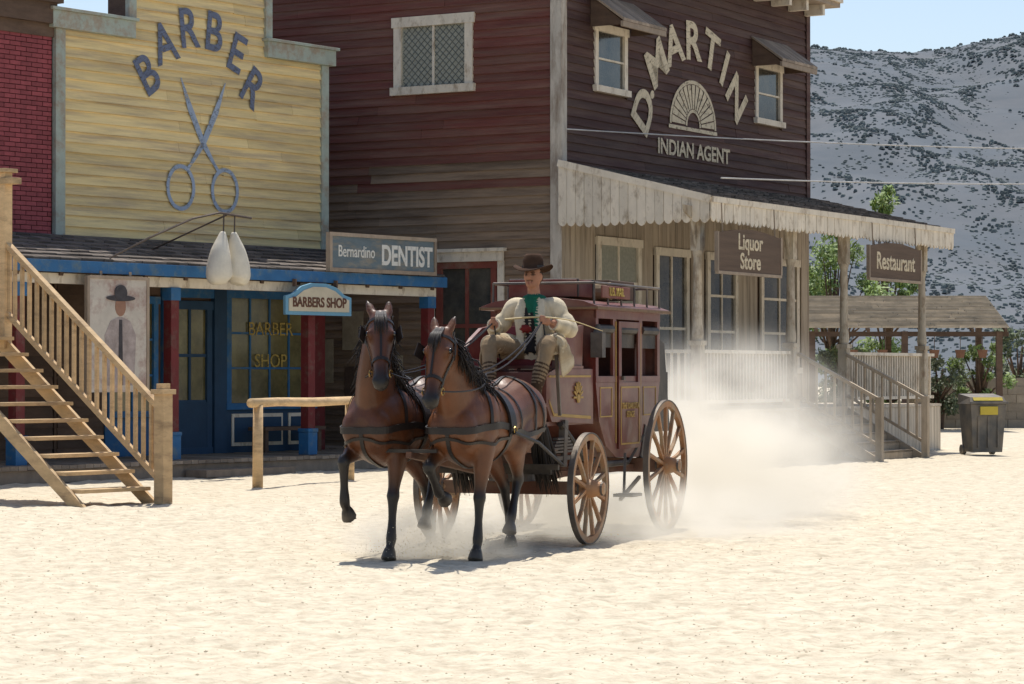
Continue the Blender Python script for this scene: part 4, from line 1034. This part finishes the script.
for sg in(-1,1):
    hp_=(0.0,C+sg*.09,1.79); kn=(.44,C+sg*.28,1.86); an=(.60,C+sg*.23,1.44)
    og.loft([(*hp_,.10,.10),(.22,C+sg*.19,1.83,.095,.09),(*kn,.080,.078),(.50,C+sg*.27,1.74,.070,.072),(.57,C+sg*.24,1.58,.062,.064),(*an,.045,.048)],tr)
    og.loft([(.53,C+sg*.26,1.66,.070,.072),(.59,C+sg*.235,1.50,.060,.064),(*an,.050,.054),(.60,C+sg*.23,1.37,.048,.056)],boot)
    og.loft([(.55,C+sg*.23,1.345,.042,.035),(.66,C+sg*.235,1.34,.045,.035),(.76,C+sg*.24,1.325,.045,.028),(.82,C+sg*.24,1.32,.025,.015)],boot)
    og.loft([(-.08,C+sg*.14,1.77,.12,.12),(.06,C+sg*.20,1.82,.13,.12),(.18,C+sg*.25,1.84,.125,.125),(.30,C+sg*.29,1.85,.12,.10),(.40,C+sg*.31,1.85,.105,.095)],[cs_,low_,cs_,low_,cs_])
    og.loft([(.24,C+sg*.36,1.86,.035,.14),(.26,C+sg*.39,1.76,.03,.17),(.24,C+sg*.40,1.66,.026,.18),(.22,C+sg*.40,1.60,.015,.17)],[cs_,low_,cs_,low_],side=(0,1,0))
og.build('driver_body',M('cloth_and_skin',(.5,.4,.3),.9,.22,9,attr='Col',bump=.6,bscale=14,spec=.2),dv,.0085,k=1,smooth=2)
mb=MB(); N=32; hx,hy,hz=.075,C,2.552; vs_=[];fs=[]
prof=[(.185,.000,0),(.18,.007,0),(.11,.012,0),(.100,.02,0),(.096,.08,0),(.088,.13,0),(.066,.150,0),(.03,.135,0),(.002,.125,0)]
for r_,z_,_ in prof:
    for i in range(N):
        q=2*math.pi*i/N; cu=(.045*(abs(math.sin(q))**2)-.018*abs(math.cos(q))) if r_>.15 else 0
        pin=(1-.20*max(0,math.cos(q))**2) if z_>.09 else 1
        vs_.append((hx+1.12*r_*math.cos(q),hy+r_*math.sin(q)*pin,hz+z_+cu))
for k in range(len(prof)-1):
    for i in range(N): fs.append((k*N+i,k*N+(i+1)%N,(k+1)*N+(i+1)%N,(k+1)*N+i))
mb.add(vs_,fs); o=mb.obj('felt_hat',[M('brown_felt',(.060,.034,.022),.95,.25,12,spec=.1)],dv,smooth=True)
sm=o.modifiers.new('s','SOLIDIFY'); sm.thickness=.006
mb=MB(); mb.lathe([(0,.104),(.0,.107),(.022,.105),(.022,.100)],(hx,hy,hz+.018),(hx,hy,9),28); mb.obj('hat_band',[m_blk],dv)

mwc=Matrix.Translation(AX)@Matrix.Rotation(RZ,4,'Z')
rn=empty('reins'); mb=MB()
for j,(h_,bs,mw,v) in enumerate(((-1,b1,mw1,0),(1,b2,mw2,0))):
    hand=mwc@hands[h_]
    for k,b in enumerate(bs):
        sg=1 if k==0 else -1
        ter=mw@Vector((.2,sg*.07,1.585))
        pts=[hand+(ter-hand)*t-Vector((0,0,.10*4*t*(1-t))) for t in np.linspace(0,1,9)]
        pts+=[ter+(b-ter)*t-Vector((0,0,.05*4*t*(1-t)))+(mw.to_3x3()@Vector((0,sg*.13,0)))*math.sin(math.pi*t) for t in np.linspace(.1,1,9)]
        mb.tube(pts,.0075,5)
    mb.tube([hand,hand+Vector((.02,0,-.15)),hand+Vector((.06,.05,-.35))],.0075,5)
mb.obj('rein_straps',[m_leather],rn)
wh=empty('driving_whip'); mb=MB(); h0=mwc@hands[1]
pts=[h0+Vector((-.35,.05,.01)),h0+Vector((-.05,0,.03)),h0+Vector((.25,-.02,.0)),h0+Vector((.55,-.03,-.10))]
pts=[Vector(p) for p in catmull([tuple(p) for p in pts],5)]
mb.tube(pts,[.011-.0005*i for i in range(len(pts))],6); mb.obj('whip_stock',[M('cane',(.55,.42,.20),.5,.1,5,bump=0)],wh)

# ================================================================ DUST
def dust(name,loc,scl,dens,seed,rz=0,nscale=2.2,em=.30):
    m=bpy.data.materials.new(name+'_volume'); m.use_nodes=True; nt=m.node_tree; N=nt.nodes; L=nt.links
    N.remove(N['Principled BSDF']); out=N['Material Output']
    tc=N.new('ShaderNodeTexCoord'); ln=N.new('ShaderNodeVectorMath'); ln.operation='LENGTH'; L.new(tc.outputs['Object'],ln.inputs[0])
    mr=N.new('ShaderNodeMapRange'); mr.interpolation_type='SMOOTHSTEP'; mr.inputs[1].default_value=1; mr.inputs[2].default_value=.05; mr.inputs[3].default_value=0; mr.inputs[4].default_value=1
    L.new(ln.outputs['Value'],mr.inputs[0])
    mp=N.new('ShaderNodeMapping'); mp.inputs['Location'].default_value=(seed,seed*2,0); mp.inputs['Scale'].default_value=(scl[0]/scl[2]*.7,scl[1]/scl[2]*.7,1); L.new(tc.outputs['Object'],mp.inputs['Vector'])
    nz=N.new('ShaderNodeTexNoise'); nz.inputs['Scale'].default_value=nscale; nz.inputs['Detail'].default_value=3; L.new(mp.outputs[0],nz.inputs['Vector'])
    m2=N.new('ShaderNodeMapRange'); m2.inputs[1].default_value=.38; m2.inputs[2].default_value=.68; m2.inputs[3].default_value=.10; m2.inputs[4].default_value=1.7; L.new(nz.outputs[0],m2.inputs[0])
    mu=N.new('ShaderNodeMath'); mu.operation='MULTIPLY'; L.new(mr.outputs[0],mu.inputs[0]); L.new(m2.outputs[0],mu.inputs[1])
    mu2=N.new('ShaderNodeMath'); mu2.operation='MULTIPLY'; L.new(mu.outputs[0],mu2.inputs[0]); mu2.inputs[1].default_value=dens
    pv=N.new('ShaderNodeVolumePrincipled'); pv.inputs['Color'].default_value=(.99,.95,.87,1); pv.inputs['Anisotropy'].default_value=.3
    L.new(mu2.outputs[0],pv.inputs['Density'])
    mu3=N.new('ShaderNodeMath'); mu3.operation='MULTIPLY'; L.new(mu2.outputs[0],mu3.inputs[0]); mu3.inputs[1].default_value=em  # dust emits a faint glow of its own, standing in for repeated scattering
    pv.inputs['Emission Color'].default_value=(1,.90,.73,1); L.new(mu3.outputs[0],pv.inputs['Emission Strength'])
    L.new(pv.outputs[0],out.inputs['Volume'])
    bm=bmesh.new(); bmesh.ops.create_icosphere(bm,subdivisions=3,radius=1); me=bpy.data.meshes.new(name); bm.to_mesh(me); bm.free(); me.materials.append(m)
    o=bpy.data.objects.new(name,me); o.location=loc; o.scale=scl; o.rotation_euler=(0,0,rz); COL.objects.link(o)
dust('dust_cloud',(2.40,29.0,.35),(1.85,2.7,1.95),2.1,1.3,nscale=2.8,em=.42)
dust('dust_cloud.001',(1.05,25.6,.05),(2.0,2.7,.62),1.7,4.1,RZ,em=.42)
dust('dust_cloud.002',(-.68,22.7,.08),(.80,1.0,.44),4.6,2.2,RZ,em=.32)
mb=MB(); rs=random.Random(5)
for (cx_,cy_,n_) in((-.98,22.2,260),(-.35,22.1,200),(-.72,22.5,420),(-.1,23.6,150),(.75,24.3,120)):
    for i in range(n_):
        a=rs.gauss(0,.18); b=rs.gauss(0,.22); c=abs(rs.gauss(0,.10)); s_=rs.uniform(.002,.005)
        p=Vector((cx_+a,cy_+b,.02+c)); vs_=[p+Vector(d)*s_*rs.uniform(.6,1.3) for d in((1,0,0),(0,1,0),(-1,0,0),(0,-1,0),(0,0,1),(0,0,-1))]
        mb.add(vs_,[(0,1,4),(1,2,4),(2,3,4),(3,0,4),(1,0,5),(2,1,5),(3,2,5),(0,3,5)])
mb.obj('kicked_up_sand',[m_clod],recalc=False)

# ================================================================ LIGHT, SKY, CAMERA
el=rad(67); az=math.atan2(-.05,.99)
sv=Vector((math.sin(az)*math.cos(el),math.cos(az)*math.cos(el),math.sin(el)))
ld=bpy.data.lights.new('sun','SUN'); ld.energy=5; ld.angle=rad(.5); ld.color=(1,.95,.87)
lo=bpy.data.objects.new('sun',ld); lo.rotation_euler=sv.to_track_quat('Z','Y').to_euler(); lo.location=(0,0,30); COL.objects.link(lo)
w=bpy.data.worlds.new('World'); scene.world=w; w.use_nodes=True; nt=w.node_tree
sk=nt.nodes.new('ShaderNodeTexSky'); sk.sky_type='NISHITA'; sk.sun_disc=False; sk.sun_elevation=el; sk.sun_rotation=az
sk.dust_density=2.0; sk.altitude=400
bg=nt.nodes['Background']; bg.inputs['Strength'].default_value=.15; nt.links.new(sk.outputs[0],bg.inputs['Color'])
scene.view_settings.view_transform='Standard'; scene.view_settings.look='None'; scene.view_settings.exposure=0
cd=bpy.data.cameras.new('camera'); cd.sensor_width=36; cd.lens=2600/1024*36; cd.clip_start=.5; cd.clip_end=6000
co=bpy.data.objects.new('camera',cd); co.location=(0,0,1.6); co.rotation_euler=(rad(90)+math.atan(30/2600),0,0); COL.objects.link(co)
scene.camera=co
